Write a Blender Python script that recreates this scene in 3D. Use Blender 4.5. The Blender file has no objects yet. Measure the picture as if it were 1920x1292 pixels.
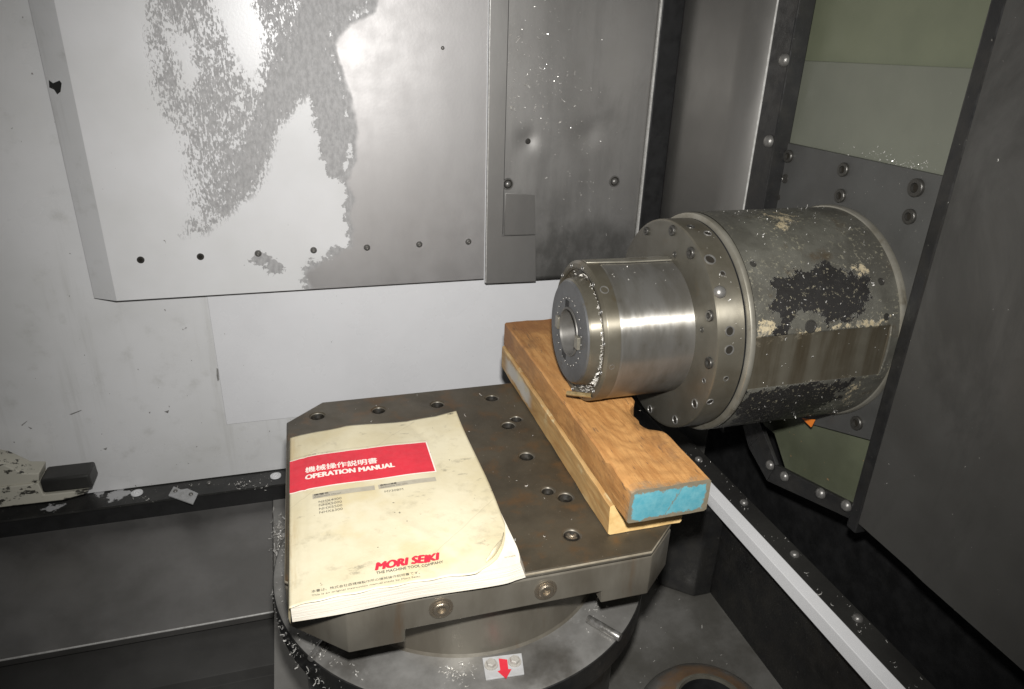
import bpy, bmesh, math, random
import numpy as np
from mathutils import Vector, Matrix, noise as mnoise
random.seed(7)
rng = np.random.default_rng(7)
SC = bpy.context.scene
COL = SC.collection
PI = math.pi

# ------------------------------------------------------------------ camera
W, H, F = 1920, 1292, 1297.06
CAM = np.array([-0.150, -0.697, 0.47])
yaw, pitch, roll = 0.29664, 0.40966, 0.03383
_fw = np.array([math.sin(yaw)*math.cos(pitch), math.cos(yaw)*math.cos(pitch), -math.sin(pitch)])
_r0 = np.array([math.cos(yaw), -math.sin(yaw), 0.0]); _u0 = np.cross(_r0, _fw)
_rt = math.cos(roll)*_r0 + math.sin(roll)*_u0
_up = -math.sin(roll)*_r0 + math.cos(roll)*_u0
cd = bpy.data.cameras.new('camera'); cam = bpy.data.objects.new('camera', cd); COL.objects.link(cam)
cd.sensor_width = 36; cd.lens = F/W*36; cd.clip_start = 0.01; cd.clip_end = 50
M = Matrix.Identity(4)
for i in range(3):
    M[i][0] = _rt[i]; M[i][1] = _up[i]; M[i][2] = -_fw[i]; M[i][3] = CAM[i]
cam.matrix_world = M
SC.camera = cam
# ------------------------------------------------------------------ light: dim surroundings + the camera's flash
wd = bpy.data.worlds.new('World'); SC.world = wd; wd.use_nodes = True
wd.node_tree.nodes['Background'].inputs[0].default_value = (0.95, 0.97, 1.0, 1)
wd.node_tree.nodes['Background'].inputs[1].default_value = 0.055
ld = bpy.data.lights.new('flash', 'SPOT'); lo = bpy.data.objects.new('flash', ld); COL.objects.link(lo)
ld.energy = 60; ld.color = (1.0, 0.985, 0.97); ld.shadow_soft_size = 0.016
ld.spot_size = math.radians(105); ld.spot_blend = 1.0
fp = CAM + 0.006*_rt + 0.080*_up
ML = Matrix(M)
for i in range(3): ML[i][3] = fp[i]
lo.matrix_world = ML
SC.view_settings.view_transform = 'Standard'; SC.view_settings.look = 'None'
SC.view_settings.exposure = 0; SC.view_settings.gamma = 1
SC.view_settings.use_curve_mapping = False

# ------------------------------------------------------------------ survey helpers: a photo point seen on a known plane
def ray(px): return (px[0]-W/2)/F*_rt - (px[1]-H/2)/F*_up + _fw
def onX(px, x): r = ray(px); return CAM + r*((x-CAM[0])/r[0])
def onY(px, y): r = ray(px); return CAM + r*((y-CAM[1])/r[1])
def onZ(px, z): r = ray(px); return CAM + r*((z-CAM[2])/r[2])
def proj(P):
    v = np.asarray(P, float)-CAM; d = v@_fw
    return np.stack([W/2+F*(v@_rt)/d, H/2-F*(v@_up)/d], -1)
SY, SZ = 0.008, 0.160      # spindle axis
def on_cyl(px, R):
    r = ray(px); d = CAM-np.array([0, SY, SZ])
    a = r[1]**2+r[2]**2; b = r[1]*d[1]+r[2]*d[2]; c = d[1]**2+d[2]**2-R*R
    t = (-b-math.sqrt(max(b*b-a*c, 0)))/a
    return CAM+t*r

# ------------------------------------------------------------------ materials
class NT:
    def __init__(s, name):
        s.m = bpy.data.materials.new(name); s.m.use_nodes = True
        s.t = s.m.node_tree; s.b = s.t.nodes['Principled BSDF']
        s.co = s.t.nodes.new('ShaderNodeTexCoord').outputs['Object']
    def n(s, typ): return s.t.nodes.new(typ)
    def put(s, inp, v):
        if isinstance(v, bpy.types.NodeSocket): s.t.links.new(v, inp)
        elif hasattr(inp.default_value, '__len__'):
            inp.default_value = tuple(v)+((1,) if len(v) == 3 and len(inp.default_value) == 4 else ())
        else: inp.default_value = v
    def set(s, **k):
        names = dict(col='Base Color', rough='Roughness', metal='Metallic', normal='Normal', spec='Specular IOR Level', coat='Coat Weight', trans='Transmission Weight', coatr='Coat Roughness', aniso='Anisotropic', anrot='Anisotropic Rotation', tangent='Tangent')
        for a, v in k.items(): s.put(s.b.inputs[names[a]], v)
        return s
    def map(s, scale=(1,1,1), loc=(0,0,0), rot=(0,0,0)):
        n = s.n('ShaderNodeMapping'); s.put(n.inputs[0], s.co)
        n.inputs['Scale'].default_value = scale; n.inputs['Location'].default_value = loc; n.inputs['Rotation'].default_value = rot
        return n.outputs[0]
    def noise(s, scale, detail=4, rough=.55, vec=None, dist=0):
        n = s.n('ShaderNodeTexNoise'); s.put(n.inputs['Vector'], vec if vec else s.co)
        n.inputs['Scale'].default_value = scale; n.inputs['Detail'].default_value = detail
        n.inputs['Roughness'].default_value = rough; n.inputs['Distortion'].default_value = dist
        return n.outputs['Fac']
    def vor(s, scale, vec=None, feat='F1'):
        n = s.n('ShaderNodeTexVoronoi'); n.feature = feat; s.put(n.inputs['Vector'], vec if vec else s.co); n.inputs['Scale'].default_value = scale
        return n.outputs['Distance']
    def math(s, op, a, b=0.0, c=None, clamp=False):
        n = s.n('ShaderNodeMath'); n.operation = op; n.use_clamp = clamp
        s.put(n.inputs[0], a); s.put(n.inputs[1], b)
        if c is not None: s.put(n.inputs[2], c)
        return n.outputs[0]
    def step(s, v, lo, hi, a=0.0, b=1.0):
        n = s.n('ShaderNodeMapRange'); n.interpolation_type = 'SMOOTHSTEP'
        s.put(n.inputs[0], v); n.inputs[1].default_value = lo; n.inputs[2].default_value = hi
        n.inputs[3].default_value = a; n.inputs[4].default_value = b
        return n.outputs[0]
    def mix(s, f, a, b):
        n = s.n('ShaderNodeMix'); n.data_type = 'RGBA'; s.put(n.inputs[0], f)
        s.put(n.inputs[6], a); s.put(n.inputs[7], b); return n.outputs[2]
    def mixf(s, f, a, b):
        n = s.n('ShaderNodeMix'); n.data_type = 'FLOAT'; s.put(n.inputs[0], f)
        s.put(n.inputs[2], a); s.put(n.inputs[3], b); return n.outputs[0]
    def attr(s, name):
        n = s.n('ShaderNodeAttribute'); n.attribute_name = name; return n.outputs['Fac']
    def xyz(s, vec=None):
        n = s.n('ShaderNodeSeparateXYZ'); s.put(n.inputs[0], vec if vec else s.co); return n.outputs
    def bump(s, h, strength=.3, dist=.001):
        n = s.n('ShaderNodeBump'); n.inputs['Strength'].default_value = strength; n.inputs['Distance'].default_value = dist
        s.put(n.inputs['Height'], h); s.put(s.b.inputs['Normal'], n.outputs[0]); return s

def simple(name, c1, c2=None, rough=.45, metal=0., sc=25, spread=.12, bump=.15, bsc=None, speck=None, stretch=(1,1,1), spec=None):
    """two-tone mottled surface with varying gloss, fine relief and optional specks"""
    m = NT(name); c2 = c2 or tuple(x*.7 for x in c1)
    v = m.map(stretch)
    a = m.noise(sc, 6, .6, v); f = m.step(a, .35, .68)
    col = m.mix(f, c1, c2)
    if speck:
        k = m.noise(speck[1], 3, .6, m.map((1,1,1), (3.1,1.7,5.3)))
        col = m.mix(m.step(k, speck[2], speck[2]+.02), col, speck[0])
    b = m.noise(sc*2.3, 5, .6, v)
    m.set(col=col, metal=metal, rough=m.step(b, .3, .7, max(.05, rough-spread), min(1, rough+spread)))
    if spec is not None: m.set(spec=spec)
    if bump: m.bump(m.noise(bsc or sc*12, 4, .6, v), bump, .0006)
    return m.m

MT = {}
MT['black'] = simple('black_paint', (.012,.012,.012), (.02,.019,.017), .42, 0, 30, .12, .3, speck=((.12,.115,.10), 260, .71))
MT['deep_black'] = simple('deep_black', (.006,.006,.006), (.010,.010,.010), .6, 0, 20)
MT['dark_sheet'] = simple('dark_sheet_metal', (.045,.044,.040), (.030,.029,.027), .40, .35, 7, .10, .12, 180, speck=((.25,.24,.22), 320, .74))
def streaky(name, c1, c2, cs, rough, metal, amt=.6, sc=9, speck=.73, low=None):
    """sheet metal with dried runs, smears and fine fouling"""
    m = NT(name)
    a = m.noise(5, 6, .6); col = m.mix(m.step(a, .35, .68), c1, c2)
    r1 = m.noise(sc*3, 6, .65, m.map((1,1,.10), (2,5,1))); col = m.mix(m.step(r1, .52, .74, 0, amt*.7), col, cs)
    r2 = m.noise(sc, 7, .68, m.map((1,1,.55), (6,1,3)), .5); col = m.mix(m.step(r2, .50, .70, 0, amt), col, cs)
    if low is not None:
        z = m.xyz()[2]; col = m.mix(m.math('MULTIPLY', m.step(m.math('ADD', z, m.math('MULTIPLY', m.math('SUBTRACT', m.noise(8, 5, .6), .5), .25)), low-.05, low+.09, 1, 0), m.step(m.noise(16, 6, .65, m.map((1,1,.6))), .35, .62, .25, .85)), col, cs)
    sp_ = m.noise(300, 4, .6); col = m.mix(m.step(sp_, speck, speck+.02), col, (.42,.41,.38))
    m.set(col=col, metal=metal, rough=m.step(m.math('ADD', m.math('MULTIPLY', r1, .5), m.math('MULTIPLY', r2, .5)), .35, .65, rough-.06, rough+.12))
    m.bump(m.math('ADD', m.noise(220, 4), m.math('MULTIPLY', r2, .5)), .10, .0006); return m.m
MT['door'] = streaky('door_sheet', (.080,.078,.072), (.060,.058,.053), (.032,.031,.028), .42, .3, .55, 7, .745)
MT['stained'] = streaky('stained_steel', (.30,.292,.278), (.262,.254,.24), (.10,.098,.09), .44, .65, .35, 8, .72, .15)
MT['tray'] = simple('tray_sheet', (.31,.30,.287), (.23,.223,.21), .45, .8, 6, .10, .10, 160, speck=((.3,.29,.26), 300, .76))
MT['step'] = simple('tray_step_sheet', (.085,.083,.078), (.06,.058,.054), .5, .4, 6, .08, .1, 160)
MT['grey_sheet'] = simple('grey_sheet', (.34,.33,.31), (.26,.25,.23), .48, .5, 6, .1, .1, 160, speck=((.5,.48,.45), 320, .75))
MT['column'] = simple('column_sheet', (.17,.164,.152), (.145,.14,.128), .42, .5, 5, .05, .06, 200)
MT['bare'] = simple('bare_steel', (.30,.292,.278), (.262,.254,.24), .44, .7, 6, .03, .08, 240, stretch=(1,1,.4))
MT['plate'] = simple('spindle_plate', (.085,.085,.080), (.066,.065,.061), .45, .3, 9, .1, .15, 200, speck=((.35,.34,.30), 300, .73))
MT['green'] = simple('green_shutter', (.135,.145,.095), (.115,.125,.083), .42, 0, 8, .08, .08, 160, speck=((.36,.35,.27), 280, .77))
MT['green_low'] = simple('dark_green_shutter', (.095,.104,.066), (.072,.078,.05), .42, 0, 12, .08, .08, 160, speck=((.26,.16,.08), 90, .70))  # darker green for the panel below the spindle plate
MT['greygreen'] = simple('reflection_grey_shutter', (.138,.143,.112), (.122,.127,.10), .42, 0, 8, .08, .08, 160, speck=((.42,.40,.34), 280, .74))  # greyer copy of the green, paints a reflection into the middle panel
MT['brass'] = simple('brass_tube', (.55,.42,.22), (.40,.29,.13), .35, .7, 150, .1, .1, 400)
MT['bolt'] = simple('bolt_steel', (.25,.243,.23), (.14,.134,.12), .34, .6, 150, .12, .2, 500)
MT['dark_bolt'] = simple('dark_bolt', (.045,.043,.038), (.10,.095,.085), .34, .6, 160, .12, .2, 500)
MT['bright'] = simple('bright_steel', (.66,.65,.62), (.50,.49,.46), .35, .3, 120, .1, .15, 400)
MT['rust_bolt'] = simple('rusty_bolt', (.42,.38,.31), (.20,.14,.08), .28, .8, 170, .12, .3, 420)
MT['white_rail'] = simple('white_rail', (.80,.80,.80), (.76,.76,.755), .4, 0, 12, .08, .05, speck=((.35,.34,.31), 220, .75))
MT['hexsteel'] = simple('hex_bolt_steel', (.50,.48,.44), (.26,.24,.20), .4, .1, 200, .1, .2, 500)
MT['index'] = simple('pale_plate', (.50,.50,.50), (.42,.42,.41), .4, .1, 60, .08, .1)
MT['chip'] = simple('chip_steel', (.85,.83,.78), (.60,.58,.54), .25, .55, 200, .1, 0)
MT['worn_edge'] = simple('worn_bright_edge', (.42,.37,.28), (.28,.24,.17), .4, .4, 60, .08, .1)
MT['scuff'] = simple('grey_scuff', (.16,.155,.145), (.26,.255,.24), .5, 0, 200)
MT['hole'] = simple('shaded_hole', (.010,.009,.007), (.030,.026,.02), .6, .0, 220, .1, .2, 500, spec=.15)  # near-black paints the shade inside shallow holes and sockets
MT['grime'] = simple('oily_grime', (.035,.030,.022), (.10,.085,.06), .3, .2, 200, .12, .8, 300)
MT['plastic'] = simple('clear_plastic', (.42,.42,.42), (.34,.34,.33), .3, 0, 60)
MT['orange'] = simple('orange_tag', (.75,.22,.03), (.65,.17,.02), .5, 0, 60)
MT['red'] = simple('red_print', (.66,.030,.050), (.58,.028,.045), .45, 0, 60)
MT['title'] = simple('title_print', (.86,.80,.72), (.80,.70,.62), .5, 0, 300)
MT['ink'] = simple('ink_print', (.06,.055,.045), (.16,.145,.115), .5, 0, 700, bump=0)
MT['logo'] = simple('logo_print', (.60,.02,.05), (.50,.03,.05), .45, 0, 300, bump=0)
MT['greybar'] = simple('grey_print', (.42,.385,.30), (.37,.335,.26), .5, 0, 120, bump=0)

def paint_wall():
    m = NT('white_wall_paint')
    a = m.noise(3.2, 5, .6); f = m.step(a, .35, .7)
    col = m.mix(f, (.68,.68,.675), (.60,.60,.585))
    d = m.noise(120, 3, .55, m.map((1,1,.7), (2,3,4))); col = m.mix(m.step(d, .725, .745), col, (.17,.16,.145))
    d2 = m.noise(22, 6, .65, m.map((1,1,1), (7,1,2))); col = m.mix(m.step(d2, .54, .80, 0, .5), col, (.40,.395,.36))
    rn = m.noise(40, 6, .65, m.map((1,1,.06), (1,2,3))); col = m.mix(m.step(rn, .55, .75, 0, .30), col, (.40,.395,.36))
    m.set(col=col, rough=m.step(m.noise(14, 5), .3, .7, .26, .40)); m.bump(m.noise(160, 4), .06, .0006)
    return m.m
MT['wall'] = paint_wall()
def paint_wall2():
    m = NT('lighter_white_sheet')
    a = m.noise(4, 5, .6); col = m.mix(m.step(a, .35, .7), (.74,.74,.745), (.68,.68,.685))
    d = m.noise(120, 3, .55, m.map((1,1,.7), (5,3,1))); col = m.mix(m.step(d, .755, .77), col, (.2,.19,.17))
    m.set(col=col, rough=m.step(m.noise(14, 5), .3, .7, .24, .36)); m.bump(m.noise(160, 4), .05, .0006)
    return m.m
MT['wall_sheet'] = paint_wall2()

def panel_mat():
    m = NT('worn_white_paint_over_steel')
    s1 = m.attr('bare'); s2 = m.attr('flaked'); s3 = m.attr('steel'); s4 = m.attr('dense')
    n1 = m.noise(75, 8, .68)
    e1 = m.math('ADD', s1, m.math('MULTIPLY', m.math('SUBTRACT', n1, .5), 70.0))
    m1 = m.step(e1, -1.2, 1.2)
    n2 = m.math('ADD', m.math('MULTIPLY', m.noise(95, 8, .70, m.map((1.0,1,.6)), .3), .45), m.math('MULTIPLY', m.noise(330, 5, .65, m.map((1.0,1,.42), (3,1,2))), .55))
    e2 = m.math('ADD', n2, m.math('ADD', m.math('MULTIPLY', m.math('MAXIMUM', m.math('MINIMUM', s2, 30.0), -60.0), .0022), m.step(s4, -25, 30, 0, .10)))
    m2 = m.step(e2, .520, .565)
    m2 = m.math('MULTIPLY', m2, m.step(s2, -14, 6))
    bare = m.math('MAXIMUM', m1, m2)
    pn = m.noise(6, 5)
    paint = m.mix(m.step(pn, .3, .7), (.70,.70,.70), (.63,.63,.62))
    dd = m.noise(140, 3, .55, m.map((1,1,.6), (2,3,9))); paint = m.mix(m.step(dd, .73, .745), paint, (.2,.19,.17))
    mn = m.noise(9, 6, .6, m.map((1,1,.35)))
    steel = m.mix(m.step(mn, .3, .7), (.39,.38,.372), (.345,.335,.328))
    flk = m.mix(m.step(m.noise(170, 6, .7, m.map((1,1,.5))), .36, .64), (.40,.395,.39), (.29,.287,.283))
    solid = m.step(m.math('ADD', s3, m.math('MULTIPLY', m.math('SUBTRACT', m.noise(40, 4), .5), 20.0)), 0, 10)
    met = m.mix(solid, flk, steel)
    col = m.mix(bare, paint, met)
    metal = m.math('MULTIPLY', bare, m.mixf(solid, .08, .7))
    m.set(col=col, metal=metal, rough=m.mixf(bare, .33, m.mixf(solid, .6, m.step(m.noise(30, 5), .3, .7, .47, .53))))
    m.bump(m.math('SUBTRACT', m.math('MULTIPLY', m.noise(220, 4), .25), m.math('MULTIPLY', bare, .6)), .35, .0008)
    return m.m
MT['panel'] = panel_mat()

def pallet_mat():
    m = NT('oily_cast_iron')
    a = m.noise(11, 7, .62); b = m.noise(30, 6, .6, m.map((1,1,1), (4,2,1)))
    col = m.mix(m.step(a, .35, .66), (.088,.073,.050), (.056,.046,.031))
    col = m.mix(m.step(b, .50, .70, 0, .75), col, (.115,.066,.030))
    sp = m.noise(240, 3, .6); col = m.mix(m.step(sp, .70, .72), col, (.26,.235,.19))
    m.set(col=col, metal=.35, rough=m.step(m.noise(20, 6), .3, .7, .33, .52)); m.bump(m.noise(300, 4, .6), .15, .0005)
    return m.m
MT['pallet'] = pallet_mat()
def side_mat():
    m = NT('machined_cast_iron')
    a = m.noise(14, 7, .62, m.map((1,1,.25)))
    col = m.mix(m.step(a, .35, .66), (.185,.170,.138), (.125,.110,.085))
    b = m.noise(16, 6, .65, m.map((1.6,1,.25), (4,2,1))); col = m.mix(m.step(b, .58, .75, 0, .75), col, (.13,.085,.05))
    m.set(col=col, metal=.4, rough=m.step(m.noise(40, 6), .3, .7, .34, .5)); m.bump(m.noise(350, 4, .6), .12, .0005)
    return m.m
MT['pallet_side'] = side_mat()
def disc_mat():
    m = NT('table_disc_steel')
    a = m.noise(12, 7, .62)
    col = m.mix(m.step(a, .35, .66), (.31,.303,.285), (.19,.183,.168))
    b = m.noise(60, 6, .7, m.map((1,1,1), (9,2,1))); col = m.mix(m.step(b, .60, .70, 0, .6), col, (.34,.33,.31))
    c = m.noise(9, 5, .6, m.map((1,1,1), (1,7,1))); col = m.mix(m.step(c, .55, .75, 0, .7), col, (.06,.052,.04))
    m.set(col=col, metal=.5, rough=m.step(m.noise(35, 6), .3, .7, .32, .5)); m.bump(m.noise(300, 4, .6), .2, .0005)
    return m.m
MT['disc'] = disc_mat()
def floor_mat():
    m = NT('oily_floor_steel')
    a = m.noise(9, 7, .62)
    col = m.mix(m.step(a, .35, .66), (.20,.194,.178), (.115,.11,.096))
    r = m.attr('rust'); rn = m.noise(45, 6, .65)
    e = m.math('ADD', r, m.math('MULTIPLY', m.math('SUBTRACT', rn, .5), 1.6))
    col = m.mix(m.step(e, .30, 1.1, 0, .85), col, m.mix(m.noise(90, 5), (.13,.05,.014), (.26,.17,.09)))
    m.set(col=col, metal=.4, rough=m.step(m.noise(25, 6), .3, .7, .3, .5)); m.bump(m.noise(200, 5, .6), .3, .0006)
    return m.m
MT['floor'] = floor_mat()

def spindle_mat(name, c1, c2, rough, sx=(6,1,1), metal=.8, aniso=.0, brown=.55):
    m = NT(name)
    a = m.noise(16, 7, .62, m.map(sx)); b = m.noise(40, 6, .6, m.map((1,1,1), (3,3,3)))
    col = m.mix(m.step(a, .33, .68), c1, c2)
    col = m.mix(m.step(b, .58, .74, 0, brown), col, (.11,.085,.05))
    m.set(col=col, metal=metal, rough=m.step(m.noise(60, 5, .6, m.map(sx)), .3, .7, rough-.04, rough+.05))
    if aniso:
        tn = m.n('ShaderNodeTangent'); tn.direction_type = 'RADIAL'; tn.axis = 'X'
        m.set(aniso=aniso, anrot=.25, tangent=tn.outputs[0])
    else: m.bump(m.noise(500, 3, .6, m.map((4,1,1))), .07, .0004)
    return m.m
MT['nose'] = spindle_mat('polished_nose_steel', (.31,.30,.275), (.235,.222,.192), .40, (3,1,1), .8, .98, .3)
MT['flange'] = spindle_mat('flange_steel', (.17,.156,.122), (.120,.107,.078), .42, (1,1,1), .65, .92)
MT['face'] = spindle_mat('spindle_face_steel', (.135,.136,.136), (.10,.101,.102), .42, (1,1,1), .6)
MT['flange_face'] = spindle_mat('flange_face_steel', (.115,.108,.088), (.080,.073,.056), .42, (1,1,1), .5)
MT['bore'] = spindle_mat('bore_steel', (.16,.155,.145), (.09,.085,.075), .45, (1,1,1), .5)
MT['ring_light'] = spindle_mat('worn_ring_steel', (.30,.285,.24), (.19,.175,.135), .36, (1,1,1), .6)
def body_mat():
    m = NT('worn_spindle_body')
    a = m.noise(18, 7, .65); b = m.noise(34, 7, .65, m.map((1,1,1), (5,1,8)))
    col = m.mix(m.step(a, .35, .66), (.150,.146,.122), (.095,.091,.076))
    col = m.mix(m.step(b, .55, .72, 0, .6), col, (.085,.058,.03))
    sp = m.noise(230, 6, .72); col = m.mix(m.math('MULTIPLY', m.step(sp, .56, .62, 0, .85), m.step(m.noise(20, 4, .6, m.map((1,1,1), (8,8,1))), .40, .60)), col, (.33,.31,.23))
    nz = m.math('MULTIPLY', m.math('SUBTRACT', m.noise(75, 8, .75), .5), 95.0)
    cr = m.step(m.math('ADD', m.attr('cream'), nz), -1, 1)
    col = m.mix(m.math('MULTIPLY', cr, m.step(m.noise(170, 6, .7), .40, .52, .15, 1)), col, m.mix(m.noise(120, 5), (.28,.225,.13), (.42,.365,.25)))
    nz2 = m.math('MULTIPLY', m.math('SUBTRACT', m.noise(65, 8, .74, m.map((1,1,1), (2,2,2))), .5), 85.0)
    dk = m.step(m.math('ADD', m.attr('tar'), nz2), -1, 1)
    fl = m.noise(230, 5, .7, m.map((1,1,1), (1,6,2)))
    tar = m.mix(m.step(fl, .59, .64), (.016,.015,.014), (.17,.155,.11))
    col = m.mix(dk, col, tar)
    sm = m.step(m.attr('flat'), .4, .6)
    fc = m.mix(m.step(m.noise(14, 6, .6, m.map((3,1,.3))), .35, .7), (.115,.105,.08), (.06,.048,.03))
    col = m.mix(sm, col, fc)
    m.set(col=col, metal=m.math('MULTIPLY', m.math('SUBTRACT', 1.0, m.math('MAXIMUM', dk, cr)), .45),
          rough=m.step(m.noise(60, 6), .3, .7, .30, .52))
    hgt = m.math('ADD', m.noise(230, 6, .7), m.math('MULTIPLY', m.math('ADD', dk, cr), .9))
    m.bump(m.math('MULTIPLY', hgt, m.math('SUBTRACT', 1.0, m.math('MULTIPLY', sm, .85))), .55, .001)
    return m.m
MT['body'] = body_mat()

def wood_mat(name, cA, cB, cC, seed, dirty=.4):
    m = NT(name)
    v = m.map((9,1.1,9), (seed, seed*.7, 0), (0,0,.03))
    x, y, z = m.xyz()
    kx = m.math('SUBTRACT', x, .172); ky = m.math('MULTIPLY', m.math('ADD', y, .055), .32)
    kd = m.math('SQRT', m.math('ADD', m.math('MULTIPLY', kx, kx), m.math('MULTIPLY', ky, ky)))
    wob = m.noise(7, 3, .5, m.map((2.2,.55,2.2), (seed,0,0)))
    ph = m.math('ADD', m.math('MULTIPLY', kd, 620.0 if seed < 2 else 240.0), m.math('ADD', m.math('MULTIPLY', wob, 55.0), m.math('MULTIPLY', z, 420.0)))
    ln = m.math('POWER', m.math('ADD', m.math('MULTIPLY', m.math('SINE', ph), .5), .5), 2.2)
    g = m.noise(14, 7, .62, v, .4)
    col = m.mix(m.step(g, .32, .70), cA, cB)
    col = m.mix(m.math('MULTIPLY', ln, m.step(m.noise(9, 4), .3, .7, .05, .50)), col, tuple(q*.72 for q in cB))
    fine = m.noise(60, 5, .6, m.map((9,.5,9), (seed,1,1))); col = m.mix(m.step(fine, .55, .75, 0, .5), col, cC)
    st = m.noise(11, 6, .6, m.map((1,1,1), (seed,2,2))); col = m.mix(m.step(st, .55, .75, 0, dirty), col, cC)
    return m, col, fine
def beam_mat():
    m, col, fine = wood_mat('orange_timber', (.50,.262,.090), (.37,.172,.052), (.14,.070,.030), 1.0, .55)
    x, y, z = m.xyz()
    # weathered grey arris near the painted end
    e = m.math('ADD', m.math('MULTIPLY', m.math('ADD', y, .199), 22.0), m.noise(70, 6, .7))
    col = m.mix(m.step(e, .45, .75, .85, 0), col, (.20,.165,.115))
    # stained far end
    bk = m.math('SUBTRACT', m.math('MULTIPLY', m.math('SUBTRACT', y, .165), 9.0), m.noise(40, 5)); col = m.mix(m.step(bk, -.35, .1, 0, .55), col, (.22,.085,.03))
    sc1 = m.noise(120, 5, .6, m.map((2.2,.35,2.2), (4,4,4))); col = m.mix(m.step(sc1, .62, .70, 0, .7), col, (.13,.075,.04))
    bl = m.noise(16, 6, .7, m.map((1,.7,1), (7,3,1))); col = m.mix(m.step(bl, .55, .72, 0, .5), col, (.17,.10,.055))
    m.set(col=col, rough=.6); m.bump(m.math('ADD', m.math('ADD', fine, m.noise(160, 4)), sc1), .5, .0010); return m.m
def beam_end_mat():
    m = NT('turquoise_painted_end')
    x, y, z = m.xyz()
    dx = m.math('SUBTRACT', .046, m.math('ABSOLUTE', m.math('SUBTRACT', x, .171))); dz = m.math('SUBTRACT', .0215, m.math('ABSOLUTE', m.math('SUBTRACT', z, .0575)))
    d = m.math('MINIMUM', dx, dz)
    e = m.math('ADD', m.math('MULTIPLY', d, 110.0), m.math('MULTIPLY', m.math('SUBTRACT', m.noise(75, 8, .74), .25), 2.0))
    cr = m.math('ABSOLUTE', m.math('ADD', m.math('SUBTRACT', x, .176), m.math('ADD', m.math('MULTIPLY', m.math('SUBTRACT', z, .0575), -.45), m.math('MULTIPLY', m.math('SUBTRACT', m.noise(90, 6, .7), .5), .022))))
    mk = m.math('MULTIPLY', m.step(e, 1.10, 1.30), m.step(cr, .0002, .0014, .25, 1))
    col = m.mix(mk, m.mix(m.noise(150, 5), (.22,.19,.13), (.12,.10,.07)), m.mix(m.step(m.noise(90, 6, .7), .3, .7), (.065,.255,.31), (.125,.32,.36)))
    m.set(col=col, rough=.5); m.bump(m.noise(220, 4), .25, .0007); return m.m
MT['beam'] = beam_mat(); MT['beam_end'] = beam_end_mat()
def plank_mat():
    m, col, fine = wood_mat('pale_timber', (.50,.33,.14), (.40,.22,.075), (.19,.11,.05), 3.3, .5)
    x, y, z = m.xyz()
    n = m.noise(30, 7, .7, m.map((1,.5,1)))
    band = m.math('ADD', m.math('MULTIPLY', m.math('ABSOLUTE', m.math('SUBTRACT', z, .018)), -26.0), n)
    reg = m.step(m.math('ABSOLUTE', m.math('SUBTRACT', y, .165)), .045, .075, 1, 0)
    col = m.mix(m.math('MULTIPLY', reg, m.step(band, .12, .30)), col, (.52,.49,.43))
    col = m.mix(m.step(n, .54, .64, 0, .7), col, (.56,.47,.27))
    m.set(col=col, rough=.6); m.bump(m.math('ADD', fine, n), .35, .0008); return m.m
MT['plank'] = plank_mat()
MT['plank_end'] = simple('raw_plank_end', (.72,.50,.22), (.58,.38,.15), .6, 0, 60, .1, .4, 200)

def cover_mat():
    m = NT('soiled_cream_cover')
    x, y, z = m.xyz()
    a = m.noise(10, 6, .6); col = m.mix(m.step(a, .35, .7), (.66,.60,.43), (.56,.49,.315))
    b = m.noise(26, 7, .68, m.map((1,1,1), (3,8,1))); col = m.mix(m.step(b, .55, .74, 0, .6), col, (.36,.315,.21))
    yl = m.noise(13, 5, .6, m.map((1,1,1), (8,8,2))); col = m.mix(m.step(yl, .5, .7, 0, .6), col, (.56,.455,.235))
    b2 = m.noise(55, 6, .7, m.map((.6,1.2,1), (1,5,1))); col = m.mix(m.math('MULTIPLY', m.step(b2, .58, .68, 0, .7), m.step(a, .42, .6)), col, (.20,.175,.125))
    sp = m.noise(130, 4, .6, m.map((1,1,1), (1,1,6))); col = m.mix(m.step(sp, .715, .73), col, (.10,.085,.06))
    bk = m.noise(14, 5, .6, m.map((6,.8,1))); edge = m.step(x, -.178, -.192, 0, .5); col = m.mix(m.math('MULTIPLY', edge, m.step(bk, .4, .6)), col, (.42,.30,.13))
    cl = m.math('ABSOLUTE', m.math('SUBTRACT', m.math('SUBTRACT', m.math('MULTIPLY', x, .95), y), m.math('MULTIPLY', m.math('SUBTRACT', m.noise(30, 4), .5), .008)))
    cl2 = m.math('ABSOLUTE', m.math('SUBTRACT', cl, .118)); col = m.mix(m.step(cl2, .0002, .0007, .35, 0), col, (.30,.26,.18))
    m.set(col=col, rough=m.step(b, .3, .7, .34, .5)); m.bump(m.math('ADD', m.noise(40, 6), m.math('MULTIPLY', m.noise(160, 4), .4)), .25, .0012)
    return m.m
MT['cover'] = cover_mat()
def pages_mat():
    m = NT('paper_block')
    l = m.noise(30, 5, .6, m.map((.7,.7,40))); col = m.mix(m.step(l, .35, .7), (.78,.735,.64), (.66,.60,.48))
    b = m.noise(25, 6, .65); col = m.mix(m.step(b, .58, .78, 0, .5), col, (.48,.41,.29))
    m.set(col=col, rough=.6); m.bump(l, .5, .0012); return m.m
MT['pages'] = pages_mat()
def strip_mat():
    m = NT('black_strip_chipped_white')
    n = m.math('MULTIPLY', m.math('SUBTRACT', m.noise(110, 7, .7), .5), 26.0)
    k = m.step(m.math('ADD', m.attr('chipped'), n), -.8, .8)
    base = m.mix(m.step(m.noise(30, 6), .35, .7), (.018,.018,.017), (.035,.034,.031))
    sp = m.noise(240, 3, .6); base = m.mix(m.step(sp, .69, .71), base, (.3,.29,.27))
    m.set(col=m.mix(k, base, (.50,.50,.50)), rough=.4); m.bump(m.math('ADD', m.noise(150, 5), m.math('MULTIPLY', k, -.5)), .35, .0008); return m.m
MT['strip'] = strip_mat()
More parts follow.
